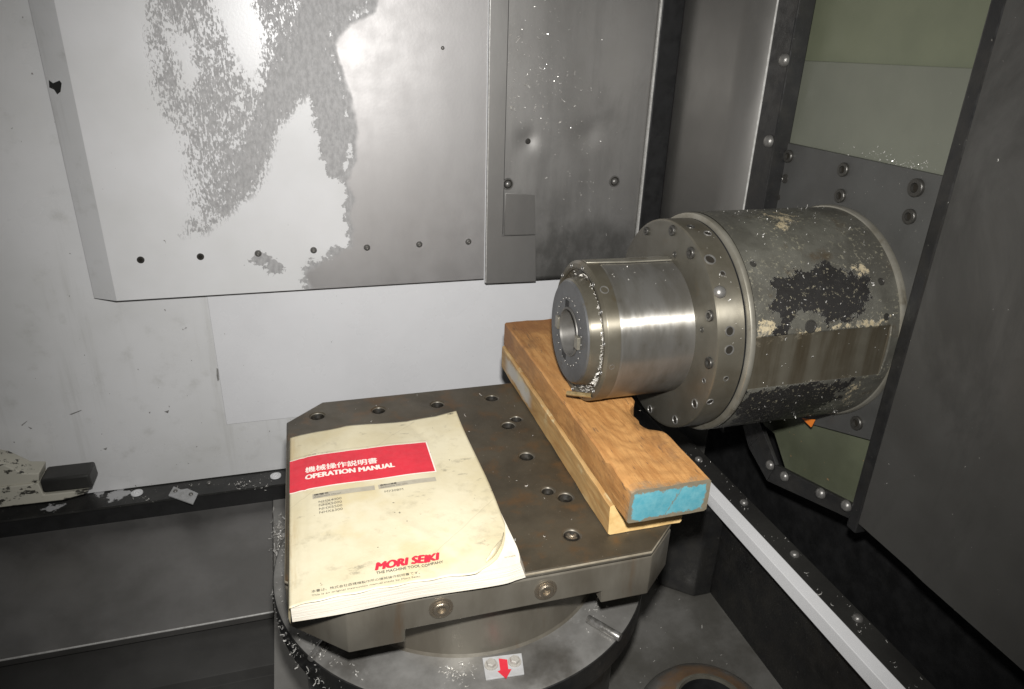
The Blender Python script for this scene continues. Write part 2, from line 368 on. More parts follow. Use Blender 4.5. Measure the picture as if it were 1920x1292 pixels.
def worn_block_mat():
    m = NT('chipped_cream_paint')
    n = m.noise(60, 7, .7, m.map((.6,1,1.3)))
    k = m.step(n, .57, .60)
    m.set(col=m.mix(k, (.50,.48,.40), (.045,.042,.034)), rough=.45); m.bump(n, .3, .0008); return m.m
MT['worn_block'] = worn_block_mat()

# ------------------------------------------------------------------ mesh helpers
def link(name, me, mat=None, parent=None, smooth=None):
    o = bpy.data.objects.new(name, me); COL.objects.link(o)
    if mat is not None:
        for k in (mat if isinstance(mat, (list, tuple)) else [mat]): me.materials.append(MT[k])
    if parent is not None: o.parent = parent
    if smooth:
        me.polygons.foreach_set('use_smooth', [True]*len(me.polygons)); me.set_sharp_from_angle(angle=math.radians(smooth))
    return o
def mesh(name, vs, fs):
    me = bpy.data.meshes.new(name); me.from_pydata([tuple(map(float, v)) for v in vs], [], fs); me.update(); return me
def fix(me):
    bm = bmesh.new(); bm.from_mesh(me); bmesh.ops.recalc_face_normals(bm, faces=bm.faces); bm.to_mesh(me); bm.free(); return me
def bev(me, w, seg=2):
    bm = bmesh.new(); bm.from_mesh(me); bmesh.ops.recalc_face_normals(bm, faces=bm.faces)
    ed = [e for e in bm.edges if len(e.link_faces) == 2 and e.calc_face_angle(0) > .3]
    bmesh.ops.bevel(bm, geom=ed, offset=w, segments=seg, affect='EDGES', profile=.5, clamp_overlap=True)
    bm.to_mesh(me); bm.free(); return me
def box(name, x0, x1, y0, y1, z0, z1, mat, parent=None, b=.0015, seg=2):
    vs = [(x, y, z) for x in (x0, x1) for y in (y0, y1) for z in (z0, z1)]
    fs = [(0,1,3,2),(4,6,7,5),(0,4,5,1),(2,3,7,6),(0,2,6,4),(1,5,7,3)]
    me = fix(mesh(name, vs, fs))
    if b: bev(me, b, seg)
    return link(name, me, mat, parent, 20)
def prism(name, poly, vec, mat, parent=None, b=.001, seg=2):
    """polygon (3-D points) swept along vec"""
    n = len(poly); P = [Vector(map(float, q)) for q in poly]; v = Vector(vec)
    vs = P+[q+v for q in P]
    fs = [tuple(range(n)), tuple(range(2*n-1, n-1, -1))]+[(i, (i+1) % n, n+(i+1) % n, n+i) for i in range(n)]
    me = fix(mesh(name, vs, fs))
    if b: bev(me, b, seg)
    return link(name, me, mat, parent, 20)
def lathe(name, prof, mat, parent=None, axis='Z', seg=64, loc=(0,0,0), smooth=35):
    """profile [(h, r)...] revolved about axis"""
    vs, fs = [], []
    rings = []
    for h, r in prof:
        if r < 1e-6: rings.append([len(vs)]); vs.append((0, 0, h)); continue
        ids = []
        for k in range(seg):
            t = 2*PI*k/seg; ids.append(len(vs)); vs.append((r*math.cos(t), r*math.sin(t), h))
        rings.append(ids)
    for a, b in zip(rings, rings[1:]):
        for k in range(seg):
            q = [a[k % len(a)], a[(k+1) % len(a)], b[(k+1) % len(b)], b[k % len(b)]]
            u = []
            for i in q:
                if i not in u: u.append(i)
            if len(u) > 2: fs.append(tuple(u))
    if axis == 'X': vs = [(z, x, y) for x, y, z in vs]
    elif axis == 'Y': vs = [(y, z, x) for x, y, z in vs]
    vs = [(x+loc[0], y+loc[1], z+loc[2]) for x, y, z in vs]
    return link(name, fix(mesh(name, vs, fs)), mat, parent, smooth)
def tag(o, label, cat, group=None, kind=None):
    o['label'] = label
    if cat: o['category'] = cat
    if group: o['group'] = group
    if kind: o['kind'] = kind
    return o
def struct(o, label=None):
    o['kind'] = 'structure'
    if label: o['label'] = label
    return o
def empty(name, loc, label, cat, group=None):
    o = bpy.data.objects.new(name, None); COL.objects.link(o); o.location = loc; o.empty_display_size = .02
    tag(o, label, cat, group); bpy.context.view_layer.update(); return o
def adopt(o, parent):
    o.parent = parent; o.matrix_parent_inverse = Matrix.Translation(-parent.location) if parent.type == 'EMPTY' else Matrix.Identity(4); return o
def adopt_all(parent, *objs):
    for o in objs: adopt(o, parent)
def rotbasis(nrm):
    z = Vector(nrm).normalized(); a = Vector((0,0,1)) if abs(z.z) < .9 else Vector((1,0,0))
    x = a.cross(z).normalized(); y = z.cross(x); return Matrix((x, y, z)).transposed().to_4x4()
# bolt kinds as shared meshes (axis +Z, base at 0)
def lathe_mesh(prof, seg=16, mat='bolt', inner=None):
    o = lathe('tmp', prof, mat, None, 'Z', seg); me = o.data; bpy.data.objects.remove(o)
    if inner:
        for p in me.polygons:
            if math.hypot(p.center.x, p.center.y) < inner: p.material_index = 1
    return me
def bolts():
    d = {}
    d['button'] = lathe_mesh([(0,1.0),(.25,1.0),(.55,.8),(.7,.45),(.72,.42),(.35,.40),(.35,0)], 18, 'bolt')
    d['socket'] = lathe_mesh([(0,1.0),(.35,1.0),(.45,.92),(.45,.55),(.05,.52),(.05,0)], 18, ['dark_bolt', 'hole'], .5)
    d['hole'] = lathe_mesh([(0,1.0),(.12,.96),(.14,.80),(.03,.72),(.03,0)], 18, 'dark_bolt')
    d['brighthole'] = lathe_mesh([(0,1.0),(.20,.95),(.20,.80),(.02,.74),(.02,0)], 18, ['bolt', 'hole'], .75)
    d['dome'] = lathe_mesh([(0,1.0),(.3,.97),(.6,.8),(.8,.5),(.88,0)], 18, 'bolt')
    d['rusty'] = lathe_mesh([(0,1.0),(.08,1.0),(.10,.86),(.03,.84),(.03,.72),(.22,.68),(.30,.58),(.30,.36),(.10,.32),(.10,0)], 18, 'rust_bolt')
    d['washer'] = lathe_mesh([(0,1.0),(.22,.96),(.26,.55),(.05,.5),(.05,.36),(.3,.3),(.35,0)], 18, 'white_rail')
    d['hex'] = lathe_mesh([(0,1.0),(.7,1.0),(.85,.85),(.85,0)], 6, 'bolt')
    d['hexwasher'] = lathe_mesh([(0,1.0),(.12,.98),(.14,0)], 18, 'hexsteel')
    d['hexb'] = lathe_mesh([(0,1.0),(.7,1.0),(.85,.85),(.85,0)], 6, 'hexsteel')
    return d
BM = bolts()
def bolt(kind, pos, nrm, r, parent, name='bolt'):
    o = bpy.data.objects.new(name, BM[kind]); COL.objects.link(o)
    o.parent = parent
    if parent is not None and parent.type == 'EMPTY':
        o.matrix_parent_inverse = Matrix.Translation(-parent.location)
    o.matrix_basis = Matrix.Translation(Vector(map(float, pos))) @ rotbasis(nrm) @ Matrix.Scale(r, 4)
    return o
def sdf(pts, poly):
    """signed distance in photo pixels, positive inside"""
    P = np.asarray(poly, float); d = np.full(len(pts), 1e9); ins = np.zeros(len(pts), bool)
    for i in range(len(P)):
        a, b = P[i], P[(i+1) % len(P)]; ab = b-a
        t = np.clip(((pts-a)@ab)/(ab@ab), 0, 1); d = np.minimum(d, np.hypot(*(pts-(a+t[:, None]*ab)).T))
        c = (a[1] > pts[:, 1]) != (b[1] > pts[:, 1])
        with np.errstate(divide='ignore', invalid='ignore'):
            ins ^= c & (pts[:, 0] < (b[0]-a[0])*(pts[:, 1]-a[1])/(b[1]-a[1])+a[0])
    return np.where(ins, d, -d)
def add_attr(me, name, vals):
    a = me.attributes.new(name, 'FLOAT', 'POINT'); a.data.foreach_set('value', np.asarray(vals, np.float32))
def grid(name, fx, nu, nv, mat, parent=None, smooth=40):
    """sheet from fx(u,v)"""
    vs = [fx(i/nu, j/nv) for j in range(nv+1) for i in range(nu+1)]
    fs = [(j*(nu+1)+i, j*(nu+1)+i+1, (j+1)*(nu+1)+i+1, (j+1)*(nu+1)+i) for j in range(nv) for i in range(nu)]
    return link(name, mesh(name, vs, fs), mat, parent, smooth)
def verts(me):
    a = np.empty(len(me.vertices)*3); me.vertices.foreach_get('co', a); return a.reshape(-1, 3)

# ================================================================== SETTING
WY = 0.54      # white back wall
PY = 0.50      # face of the cover panels in front of it
struct(box('back_wall', -1.1, .52, WY, WY+.02, -.318, 1.0, 'wall', b=0))
# thin raised sheet over the right of the wall, slightly lighter
c1 = onY((425,795), WY)
o = box('wall_sheet', c1[0], .47, WY-.003, WY-.0005, c1[2], .5, 'wall_sheet', b=.001); tag(o, 'smooth lighter white sheet on the wall behind the pallet', 'wall sheet')

bw = bpy.data.objects['back_wall']
for yv, par, q in ((WY-.0034, o, ((406,690),(409,692),(411,712),(408,715),(406,704))), (WY-.0004, bw, ((40,797),(51,789),(50,791),(41,799))), (WY-.0004, bw, ((52,800),(60,803),(58,805))), (WY-.0004, bw, ((130,777),(152,769),(153,770),(134,778))), (WY-.0004, bw, ((193,842),(201,839),(199,844))), (WY-.0004, bw, ((308,772),(317,769),(315,775)))):
    adopt(prism('paint_scuff', [onY(a, yv) for a in q], (0,.0003,0), 'scuff', b=0), par)

# ledge under the wall
ZS = -.32
o = grid('wall_ledge', lambda u, v: (-1.1+.98*u, .490+.055*v, ZS), 245, 14, 'strip', smooth=None)
me = o.data; V = verts(me); px = proj(V)
chips = [[(215,921),(228,914),(238,920),(250,924),(228,934),(205,940),(200,930)], [(176,921),(194,918),(194,928),(186,933),(176,926)], [(72,955),(90,949),(124,945),(108,954),(100,960),(85,956)]]
add_attr(me, 'chipped', np.max([sdf(px, c) for c in chips], 0))
so = o.modifiers.new('thickness', 'SOLIDIFY'); so.thickness = .004; so.offset = -1
tag(o, 'narrow black ledge with chipped white paint along the foot of the wall', 'ledge')
ledge = o
for q in ((257,925),(517,893)): bolt('washer', onZ(q, ZS+.0005), (0,0,1), .0105, ledge, 'washer')
for q in ((392,906),): bolt('dome', onZ(q, ZS), (0,0,1), .0045, ledge)
struct(box('ledge_drop', -1.1, -.12, .50, .515, -.42, ZS-.0045, 'deep_black', b=0))
# sloping tray and lower steps
TX = -.262
tr = prism('chip_tray', [(-1.1,.515,-.358),(-1.1,.272,-.43),(-1.1,.28,-.45),(-1.1,.515,-.45)], (1.1+TX,0,0), 'tray', b=.0018)
struct(tr)
struct(prism('tray_step', [(-1.1,.33,-.452),(-1.1,.21,-.482),(-1.1,.205,-.50),(-1.1,-.10,-.53),(-1.1,-.1,-.56),(-1.1,.33,-.56)], (1.1+TX,0,0), 'step', b=.0015))
edge = lathe('tray_edge', [(-1.1,.0016),(TX,.0016)], 'bright', None, 'X', 10, (0,.2725,-.4295)); adopt(edge, tr)
struct(prism('tray_side_sheet', [(TX+.0005,.515,-.357),(TX+.0005,.262,-.434),(TX+.0005,.12,-.46),(TX+.0005,.12,-.56),(TX+.0005,.515,-.56)], (.10,0,0), 'grey_sheet', b=.001))
o = box('white_foot_block', -.30, -.234, -.02, .115, -.53, -.462, 'white_rail', b=.003); tag(o, 'pale block under the tray at the bottom edge of the photo', 'block')

# right wall: column sheet running from the back corner to the opening frame
RX = .475
prof = [(.512,.512),(.503,.485),(.492,.45),(.4835,.422),(.4785,.403),(.4760,.385),(.4752,.365),(.475,.33),(.475,.27),(.475,.186)]
vs = [(x, y, z) for z in (-.32, 1.0) for x, y in prof]; n = len(prof)
o = link('side_column', mesh('side_column', vs, [(i+1, i, n+i, n+i+1) for i in range(n-1)]), 'column', None, 60); struct(o)
o.modifiers.new('thickness', 'SOLIDIFY').thickness = .002; o.modifiers[0].offset = -1
struct(box('corner_seal', .4635, .56, .497, .53, -.3, 1.0, 'deep_black', b=.003))
# opening frame (black) with rivets
fr = box('opening_frame', RX-.006, RX+.02, .138, .181, -.10, 1.0, 'black', b=.002); tag(fr, 'black riveted frame strip at the left of the green shutter', 'frame')
ed = box('frame_edge', RX-.0072, RX-.0055, .1805, .1828, -.10, 1.0, 'bright', b=.0004); adopt(ed, fr)
for q in ((1472,113),(1443,265)): bolt('dome', onX(q, RX-.006), (-1,0,0), .0085, fr, 'rivet')
# shutters behind the opening
o = box('shutter_panel', .506, .512, -.25, .22, .46, 1.0, 'green', b=.001); tag(o, 'upper green shutter panel high on the right wall', 'shutter', 'sliding shutter panels')
o = box('shutter_panel', .500, .505, -.25, .22, .30, .462, 'greygreen', b=.001); tag(o, 'green shutter panel just above the spindle plate, greyed by a painted reflection', 'shutter', 'sliding shutter panels')
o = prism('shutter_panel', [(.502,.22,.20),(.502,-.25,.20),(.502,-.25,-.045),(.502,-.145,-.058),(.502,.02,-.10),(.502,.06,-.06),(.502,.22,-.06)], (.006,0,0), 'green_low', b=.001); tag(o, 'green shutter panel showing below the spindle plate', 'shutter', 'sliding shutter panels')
struct(box('right_recess', .58, .60, -1.2, .52, -.6, 1.0, 'deep_black', b=0))
# lower frame strip of the opening, following the cut corner
inn = [(1405,742),(1432,812),(1455,872),(1602,948)]; out = [(1380,752),(1403,838),(1438,902),(1600,976)]
lf = empty('opening_sill', onX((1455,890), RX), 'black bolted sill strip under the lower green shutter', 'sill')
pts = [onX(q, RX-.004) for q in inn]+[onX(q, RX-.004) for q in out[::-1]]
n = len(inn)
for i in range(n-1):
    prism('sill_strip', [pts[i], pts[i+1], pts[2*n-2-i], pts[2*n-1-i]], (.006,0,0), 'black', None, .0008).parent = None
    adopt(bpy.data.objects[COL.objects[-1].name], lf)
for q in ((1445,872),(1472,893),(1540,925),(1588,948)): bolt('dome', onX(q, RX-.0045), (-1,0,0), .0075, lf)
# dark sliding door on the right with its black edge seal
dr = empty('sliding_door', (.47,-.6,-.06), 'large dark grey sheet metal door filling the right edge', 'door')
adopt(prism('door_panel', [(.4685,-.155,-.058),(.4685,-.235,-.060),(.4725,-.240,-.060),(.4725,-.252,-.060),(.4685,-.257,-.060),(.4685,-1.1,-.075),(.4685,-1.1,1.0),(.4685,-.257,1.0),(.4725,-.252,1.0),(.4725,-.240,1.0),(.4685,-.235,1.0),(.4685,-.155,1.0)], (.02,0,0), 'door', b=.001), dr)
adopt(box('edge_seal', .4695, .492, -.1545, -.1375, -.075, 1.0, 'black', b=.0025), dr)
# ledge and rail at the foot of the right wall
ZR = -.15
lg = box('bolted_ledge', .4235, .456, -1.0, .45, ZR-.006, ZR-.001, 'dark_sheet', b=.0008); tag(lg, 'dark bolted ledge strip along the right of the white rail', 'ledge')
for q in ((1310,862),(1395,943),(1490,1040),(1608,1160)): bolt('dome', onZ(q, ZR-.001), (0,0,1), .0065, lg)
o = box('white_rail', .4035, .423, -1.0, .155, -.1705, ZR, 'white_rail', b=.0011, seg=2); tag(o, 'long white square rail running along the right wall', 'rail')
struct(box('right_lower_wall', .432, .45, -1.0, .53, -.5, ZR-.0065, 'black', b=0))
fl = grid('floor', lambda u, v: (.0+.435*u, -.9+1.44*v, -.345), 100, 280, 'floor', smooth=None); struct(fl)
HC = onZ((1334,1322), -.309); V = verts(fl.data); r = np.hypot(V[:,0]-HC[0], V[:,1]-HC[1])
add_attr(fl.data, 'rust', np.clip(1.1-np.abs(r-.045)/.05, 0, 1))
boss = lathe('pipe_boss', [(-.345,.092),(-.336,.088),(-.324,.080),(-.316,.070),(-.312,.060),(-.3105,.052),(-.309,.049),(-.309,.0435)], 'floor', None, 'Z', 64, (HC[0],HC[1],0))
Vb = verts(boss.data); rb = np.hypot(Vb[:,0]-HC[0], Vb[:,1]-HC[1]); add_attr(boss.data, 'rust', np.clip(1.05-np.abs(rb-.055)/.035, 0, 1))
tag(boss, 'rusty round pipe mouth in the floor at the bottom edge', 'pipe')
adopt(lathe('pipe_throat', [(-.309,.0436),(-.312,.042),(-.344,.041),(-.344,0)], 'deep_black', None, 'Z', 64, (HC[0],HC[1],0)), boss)
ring = lathe('rim_ring', [(-.3095,.0480),(-.3070,.0474),(-.3065,.0440),(-.311,.0424)], 'ring_light', None, 'Z', 64, (HC[0],HC[1],0)); adopt(ring, boss)
# black bracket and rubber stop against the right lower wall
o = prism('rubber_stop', [(.355,.085,-.344),(.40,.045,-.344),(.4315,.045,-.344),(.4315,.17,-.344),(.355,.17,-.344)], (0,0,.172), 'black', b=.004); tag(o, 'black block standing below the white rail beside the timber end', 'block')
o = prism('dark_guard', [(.300,.17,-.344),(.345,.13,-.344),(.352,.18,-.344),(.31,.22,-.344)], (0,0,.16), 'black', b=.003); tag(o, 'small dark guard behind the pallet corner next to the black block', 'guard')

# ================================================================== WALL COVER PANELS
XL, XJ, XR = -.46, .1565, .459
ZB = .066
cp = empty('cover_panel', (-.15, PY, ZB), 'white painted cover panel with flaking paint and bare steel right half', 'cover panel')
o = grid('front_sheet', lambda u, v: (XL+(XJ-XL)*u, PY, ZB+(1.0-ZB)*v), 170, 230, 'panel', smooth=None)
V = verts(o.data); px = proj(V)
bare = [[(572,545),(562,515),(580,494),(606,482),(628,468),(648,462),(650,430),(641,400),(652,372),(640,340),(655,300),(658,250),(645,190),(628,130),(612,85),(640,45),(688,22),(694,-5),(700,-400),(1100,-400),(1100,560),(572,560)],
        [(470,480),(490,474),(522,484),(533,510),(515,515),(497,500),(478,496)],
        [(575,90),(618,95),(640,150),(660,260),(640,335),(612,330),(596,260),(585,190),(565,150)]]
bs = np.max([sdf(px, c) for c in bare], 0)
spike = sdf(px, [(522,215),(548,200),(575,225),(598,300),(612,335),(634,345),(636,440),(600,462),(500,470),(440,430),(490,345),(515,270)])
flk = sdf(px, [(285,-300),(272,60),(285,190),(335,255),(350,330),(362,395),(340,440),(380,440),(430,402),(490,350),(525,240),(560,200),(605,150),(625,80),(692,10),(700,-300)])
hot = np.max([sdf(px, [(405,-300),(400,0),(420,60),(450,128),(482,160),(488,60),(472,0),(480,-300)]), sdf(px,[(320,60),(345,75),(370,150),(350,160)])],0)
flk = np.minimum(flk, -hot*1.2)
bs = np.where(spike > 0, np.minimum(bs, -spike), bs)
add_attr(o.data, 'steel', np.clip(sdf(px, [(b_[0]+(8 if b_[0] < 700 else 0), b_[1]) for b_ in bare[0]]), -100, 100))
add_attr(o.data, 'dense', np.clip(sdf(px, [(430,402),(490,350),(525,240),(560,200),(605,150),(625,80),(692,10),(690,-200),(570,-200),(560,40),(520,110),(490,190),(460,290),(410,390),(385,435)]), -100, 100))
add_attr(o.data, 'bare', np.clip(bs, -100, 100)); add_attr(o.data, 'flaked', np.clip(flk, -100, 100))
so = o.modifiers.new('thickness', 'SOLIDIFY'); so.thickness = .002; so.offset = -1
adopt(o, cp)
o = link('side_bevel', mesh('side_bevel', [(XL,PY,ZB-.0002),(XL-.0375,PY+.022,ZB-.0002),(XL-.0375,PY+.022,1.0),(XL,PY,1.0)], [(3,2,1,0)]), 'wall'); adopt(o, cp)
o.modifiers.new('thickness', 'SOLIDIFY').thickness = .002; o.modifiers[0].offset = -1
adopt(prism('bottom_return', [(XL+.003,PY+.003,ZB+.001),(XL-.034,PY+.0225,ZB+.001),(XL-.034,WY-.002,ZB+.001),(XJ,WY-.002,ZB+.001),(XJ,PY+.003,ZB+.001)], (0,0,.002), 'dark_sheet', b=0), cp)
bvn = Vector((-.022,-.0375,0)).normalized()
def on_bevel(q):
    r = ray(q); p0 = Vector((XL,PY,ZB)); t = (p0-Vector(CAM)).dot(bvn)/Vector(r).dot(bvn); return Vector(CAM)+Vector(r)*t+bvn*.0004
adopt(prism('paint_chip', [on_bevel(q) for q in ((92,150),(100,156),(112,151),(116,156),(114,172),(108,177),(102,168),(93,164))], bvn*.0002, 'dark_sheet', b=0), cp)
for i, q in enumerate(((264,487),(376,481),(484,475),(588,469),(688,464),(786,458),(878,453))):
    bolt('socket' if i < 2 else 'button', onY(q, PY), (0,-1,0), .0056, cp, 'screw')
bolt('dome', onY((830,90), PY), (0,-1,0), .003, cp, 'screw')
# bare steel panel to the right
sp_ = empty('steel_panel', (.32, PY, .05), 'bare grey steel panel flecked with metal chips above the spindle', 'steel panel')
o = grid('front_sheet', lambda u, v: (.159+(XR-.159)*u, PY+.0006*math.sin(9*u+5*v), .0575+(1.0-.0575)*v), 60, 120, 'stained')
V = verts(o.data)
# two shallow dents and a bowed lower part
for q, a, s in (((990,262), .0035, .011), ((1103,252), .0030, .015), ((1080,390), .0022, .03)):
    c = onY(q, PY); d2 = (V[:,0]-c[0])**2+(V[:,2]-c[2])**2
    V[:,1] += a*np.exp(-d2/(2*s*s))
o.data.vertices.foreach_set('co', V.ravel()); o.data.update()
so = o.modifiers.new('thickness', 'SOLIDIFY'); so.thickness = .002; so.offset = -1
adopt(o, sp_)
adopt(box('edge_strip', XR, XR+.0035, PY-.006, PY+.02, .0575, 1.0, 'bright', b=.0006), sp_)
for q in ((952,345),(1152,340)): 
    bolt('brighthole', onY(q, PY-.001), (0,-1,0), .0105, sp_, 'washer'); bolt('dome', onY(q, PY-.0015), (0,-1,0), .0065, sp_)
bolt('hole', onY((990,265), PY+.001), (0,-1,0), .005, sp_, 'screw')
# vertical bracket strip with wider foot
br = empty('bracket_strip', (.175, PY-.005, .05), 'narrow vertical steel bracket strip with a wide foot and folded tab', 'bracket')
def YP(*q): return [onY(a, PY-.006) for a in q]
xa, xb = onY((915,300), PY-.006)[0], onY((946,300), PY-.006)[0]
ft = [onY(a, PY-.006) for a in ((913,532),(1005,528),(1004,441),(944,443))]
poly = [(xa, PY-.006, 1.0), (xa, PY-.006, ft[0][2]), ft[1], ft[2], (xb, PY-.006, ft[3][2]), (xb, PY-.006, 1.0)]
adopt(prism('strip', poly, (0,.004,0), 'bare', b=.0006), br)
t = [onY(a, y) for a, y in (((946,441),PY-.006),((1004,440),PY-.006),((1003,366),PY-.0105),((948,362),PY-.0105))]
adopt(prism('tab', t, (0,.0015,0), 'bare', b=.0004), br)
adopt(box('joint_shadow', xb+.0002, xb+.0016, PY-.0025, PY-.0003, .15, 1.0, 'deep_black', b=0), br)  # black strip stands in for the shadow line beside the bracket
adopt(box('edge_fold', xa-.0012, xa+.0004, PY-.0072, PY-.001, .06, 1.0, 'bright', b=.0003), br)

# ================================================================== ROTARY TABLE
tb = empty('rotary_table', (.004,0,-.155), 'round steel rotary table with black rim under the pallet', 'rotary table')
TC = (.005,0,0)
adopt(lathe('table_disc', [(-.128,.10),(-.125,.12),(-.125,.228),(-.1265,.2305)], 'disc', None, 'Z', 128, TC), tb)
adopt(lathe('rim', [(-.1266,.2306),(-.1275,.2315),(-.158,.2315),(-.160,.229),(-.160,.12)], 'black', None, 'Z', 128, TC), tb)
adopt(lathe('hub', [(-.1255,.176),(-.122,.1735),(-.0425,.1735),(-.0425,.1)], 'pallet_side', None, 'Z', 128, TC), tb)
adopt(lathe('pedestal', [(-.161,.205),(-.46,.205)], 'dark_sheet', None, 'Z', 96, TC), tb)
for a, b_, rr in (((1102,1160),(1163,1196),.0048), ((612,1198),(582,1236),.004)):
    A, B = onZ(a, -.122), onZ(b_, -.122)
    v = Vector(B-A); o = lathe('dowel_pin', [(0,rr*.9),(.0008,rr),(v.length-.0008,rr),(v.length,rr*.9),(v.length,0)], 'bolt', None, 'Z', 20)
    o.matrix_world = Matrix.Translation(Vector(A)) @ rotbasis(v); MW = o.matrix_world.copy()
    o.data.transform(MW); o.matrix_world = Matrix.Identity(4); adopt(o, tb)
# index plate
ZP = -.1245
pl = [onZ(q, ZP) for q in ((904,1236),(978,1227),(983,1266),(911,1277))]
ip = prism('index_plate', pl, (0,0,.0022), 'index', b=.0006); tag(ip, 'small pale plate with a red arrow bolted to the table disc', 'plate')
ar = [onZ(q, ZP+.0025) for q in ((935,1235),(951,1237),(953,1255),(959,1255),(949,1273),(933,1259),(938,1257))]
adopt(prism('arrow', ar, (0,0,.0003), 'red', b=0), ip)
for q in ((921,1246),(965,1240)): bolt('hexwasher', onZ((q[0],q[1]+1), ZP+.0022), (0,0,1), .0072, ip, 'washer'); bolt('hexb', onZ(q, ZP+.003), (0,0,1), .0052, ip, 'hex_bolt')

# ================================================================== PALLET
def flat_curve(name, loops, ext, bevel, z):
    cu = bpy.data.curves.new(name, 'CURVE'); cu.dimensions = '2D'; cu.fill_mode = 'BOTH'; cu.extrude = ext; cu.bevel_depth = bevel; cu.bevel_resolution = 1
    for L in loops:
        s = cu.splines.new('POLY'); s.points.add(len(L)-1); s.use_cyclic_u = True
        for p, q in zip(s.points, L): p.co = (q[0], q[1], 0, 1)
    t = bpy.data.objects.new('tmp', cu); COL.objects.link(t); bpy.context.view_layer.update()
    me = bpy.data.meshes.new_from_object(t.evaluated_get(bpy.context.evaluated_depsgraph_get()))
    bpy.data.objects.remove(t); bpy.data.curves.remove(cu)
    me.transform(Matrix.Translation((0,0,z))); return me
pal = empty('pallet', (0,0,-.056), 'oily square steel pallet with cut corners and threaded holes', 'pallet')
c = .047
octa = [(-.2,-.2+c),(-.2+c+.006,-.2),(.16,-.2),(.2,-.165),(.2,.2-c),(.2-c,.2),(-.2+c,.2),(-.2,.2-c)]
holes = [(595,780,.0088),(710,769,.0084),(820,758,.0084),(922,746,.0084),(968,785,.0070),(953,797,.0084),(987,855,.0084),(1027,920,.0066),(1060,932,.0080),(1072,1003,.0084)]
HP = [(onZ((a, b), 0)[0], onZ((a, b), 0)[1], r) for a, b, r in holes]
loops = [[(x*.985, y*.985) for x, y in octa]]
loops = [octa]+[[((hx+(r+.0026)*math.cos(2*PI*k/24))/.987, (hy+(r+.0026)*math.sin(2*PI*k/24))/.987) for k in range(24)] for hx, hy, r in HP]
me = flat_curve('top_plate', loops, .0010, .0026, -.0036)
me.transform(Matrix.Diagonal((.987, .987, 1, 1)))     # the edge bevel grows the outline
top = link('top_plate', me, ['pallet', 'pallet_side', 'worn_edge'])
for p in me.polygons:
    far = max(abs(p.center.x), abs(p.center.y)) > .19 or abs(p.center.x)+abs(p.center.y) > .335
    p.material_index = 0 if p.normal.z > .9 else 2 if p.normal.z > .1 and far else 1
adopt(top, pal)
fr_ = [(-.2,-.153),(-.147,-.2),(-.094,-.2),(.107,-.2),(.160,-.2),(.2,-.165),(.2,.153),(.153,.2),(.107,.2),(-.094,.2),(-.153,.2),(-.2,.153)]
zt_, zm_, zb_ = -.0074, -.0415, -.0565
T_ = [(x, y, zt_) for x, y in fr_]; B_ = [(x, y, zb_) for x, y in fr_]
Mv = [(fr_[k][0], fr_[k][1], zm_) for k in (2, 3, 8, 9)]       # notch corners 24..27
fs_ = [tuple(range(12))]
fs_ += [(0,1,13,12)]
fs_ += [(1,2,3,4,16,15,25,24,14,13), (4,5,17,16), (5,6,18,17), (6,7,19,18), (7,8,9,10,22,21,27,26,20,19), (10,11,23,22), (11,0,12,23)]
fs_ += [(12,13,14,21,22,23), (15,16,17,18,19,20), (24,25,26,27), (14,24,27,21), (15,20,26,25)]
adopt(link('pallet_body', bev(fix(mesh('pallet_body', T_+B_+Mv, fs_)), .0014, 2), 'pallet_side', None, 20), pal)
for hx, hy, r in HP: adopt(lathe('threaded_hole', [(-.0070,0),(-.0070,r*.60),(-.0066,r*.66),(-.0030,r*.97),(-.0018,r*1.02)], 'hole', None, 'Z', 24, (hx,hy,0), 30), pal)
for q in ((827,1140),(1023,1106)):
    bolt('rusty', onY(q, -.2005), (0,-1,0), .0118, pal)
bolt('rusty', onZ((1072,1003), -.0055), (0,0,1), .0075, pal, 'hole_plug')

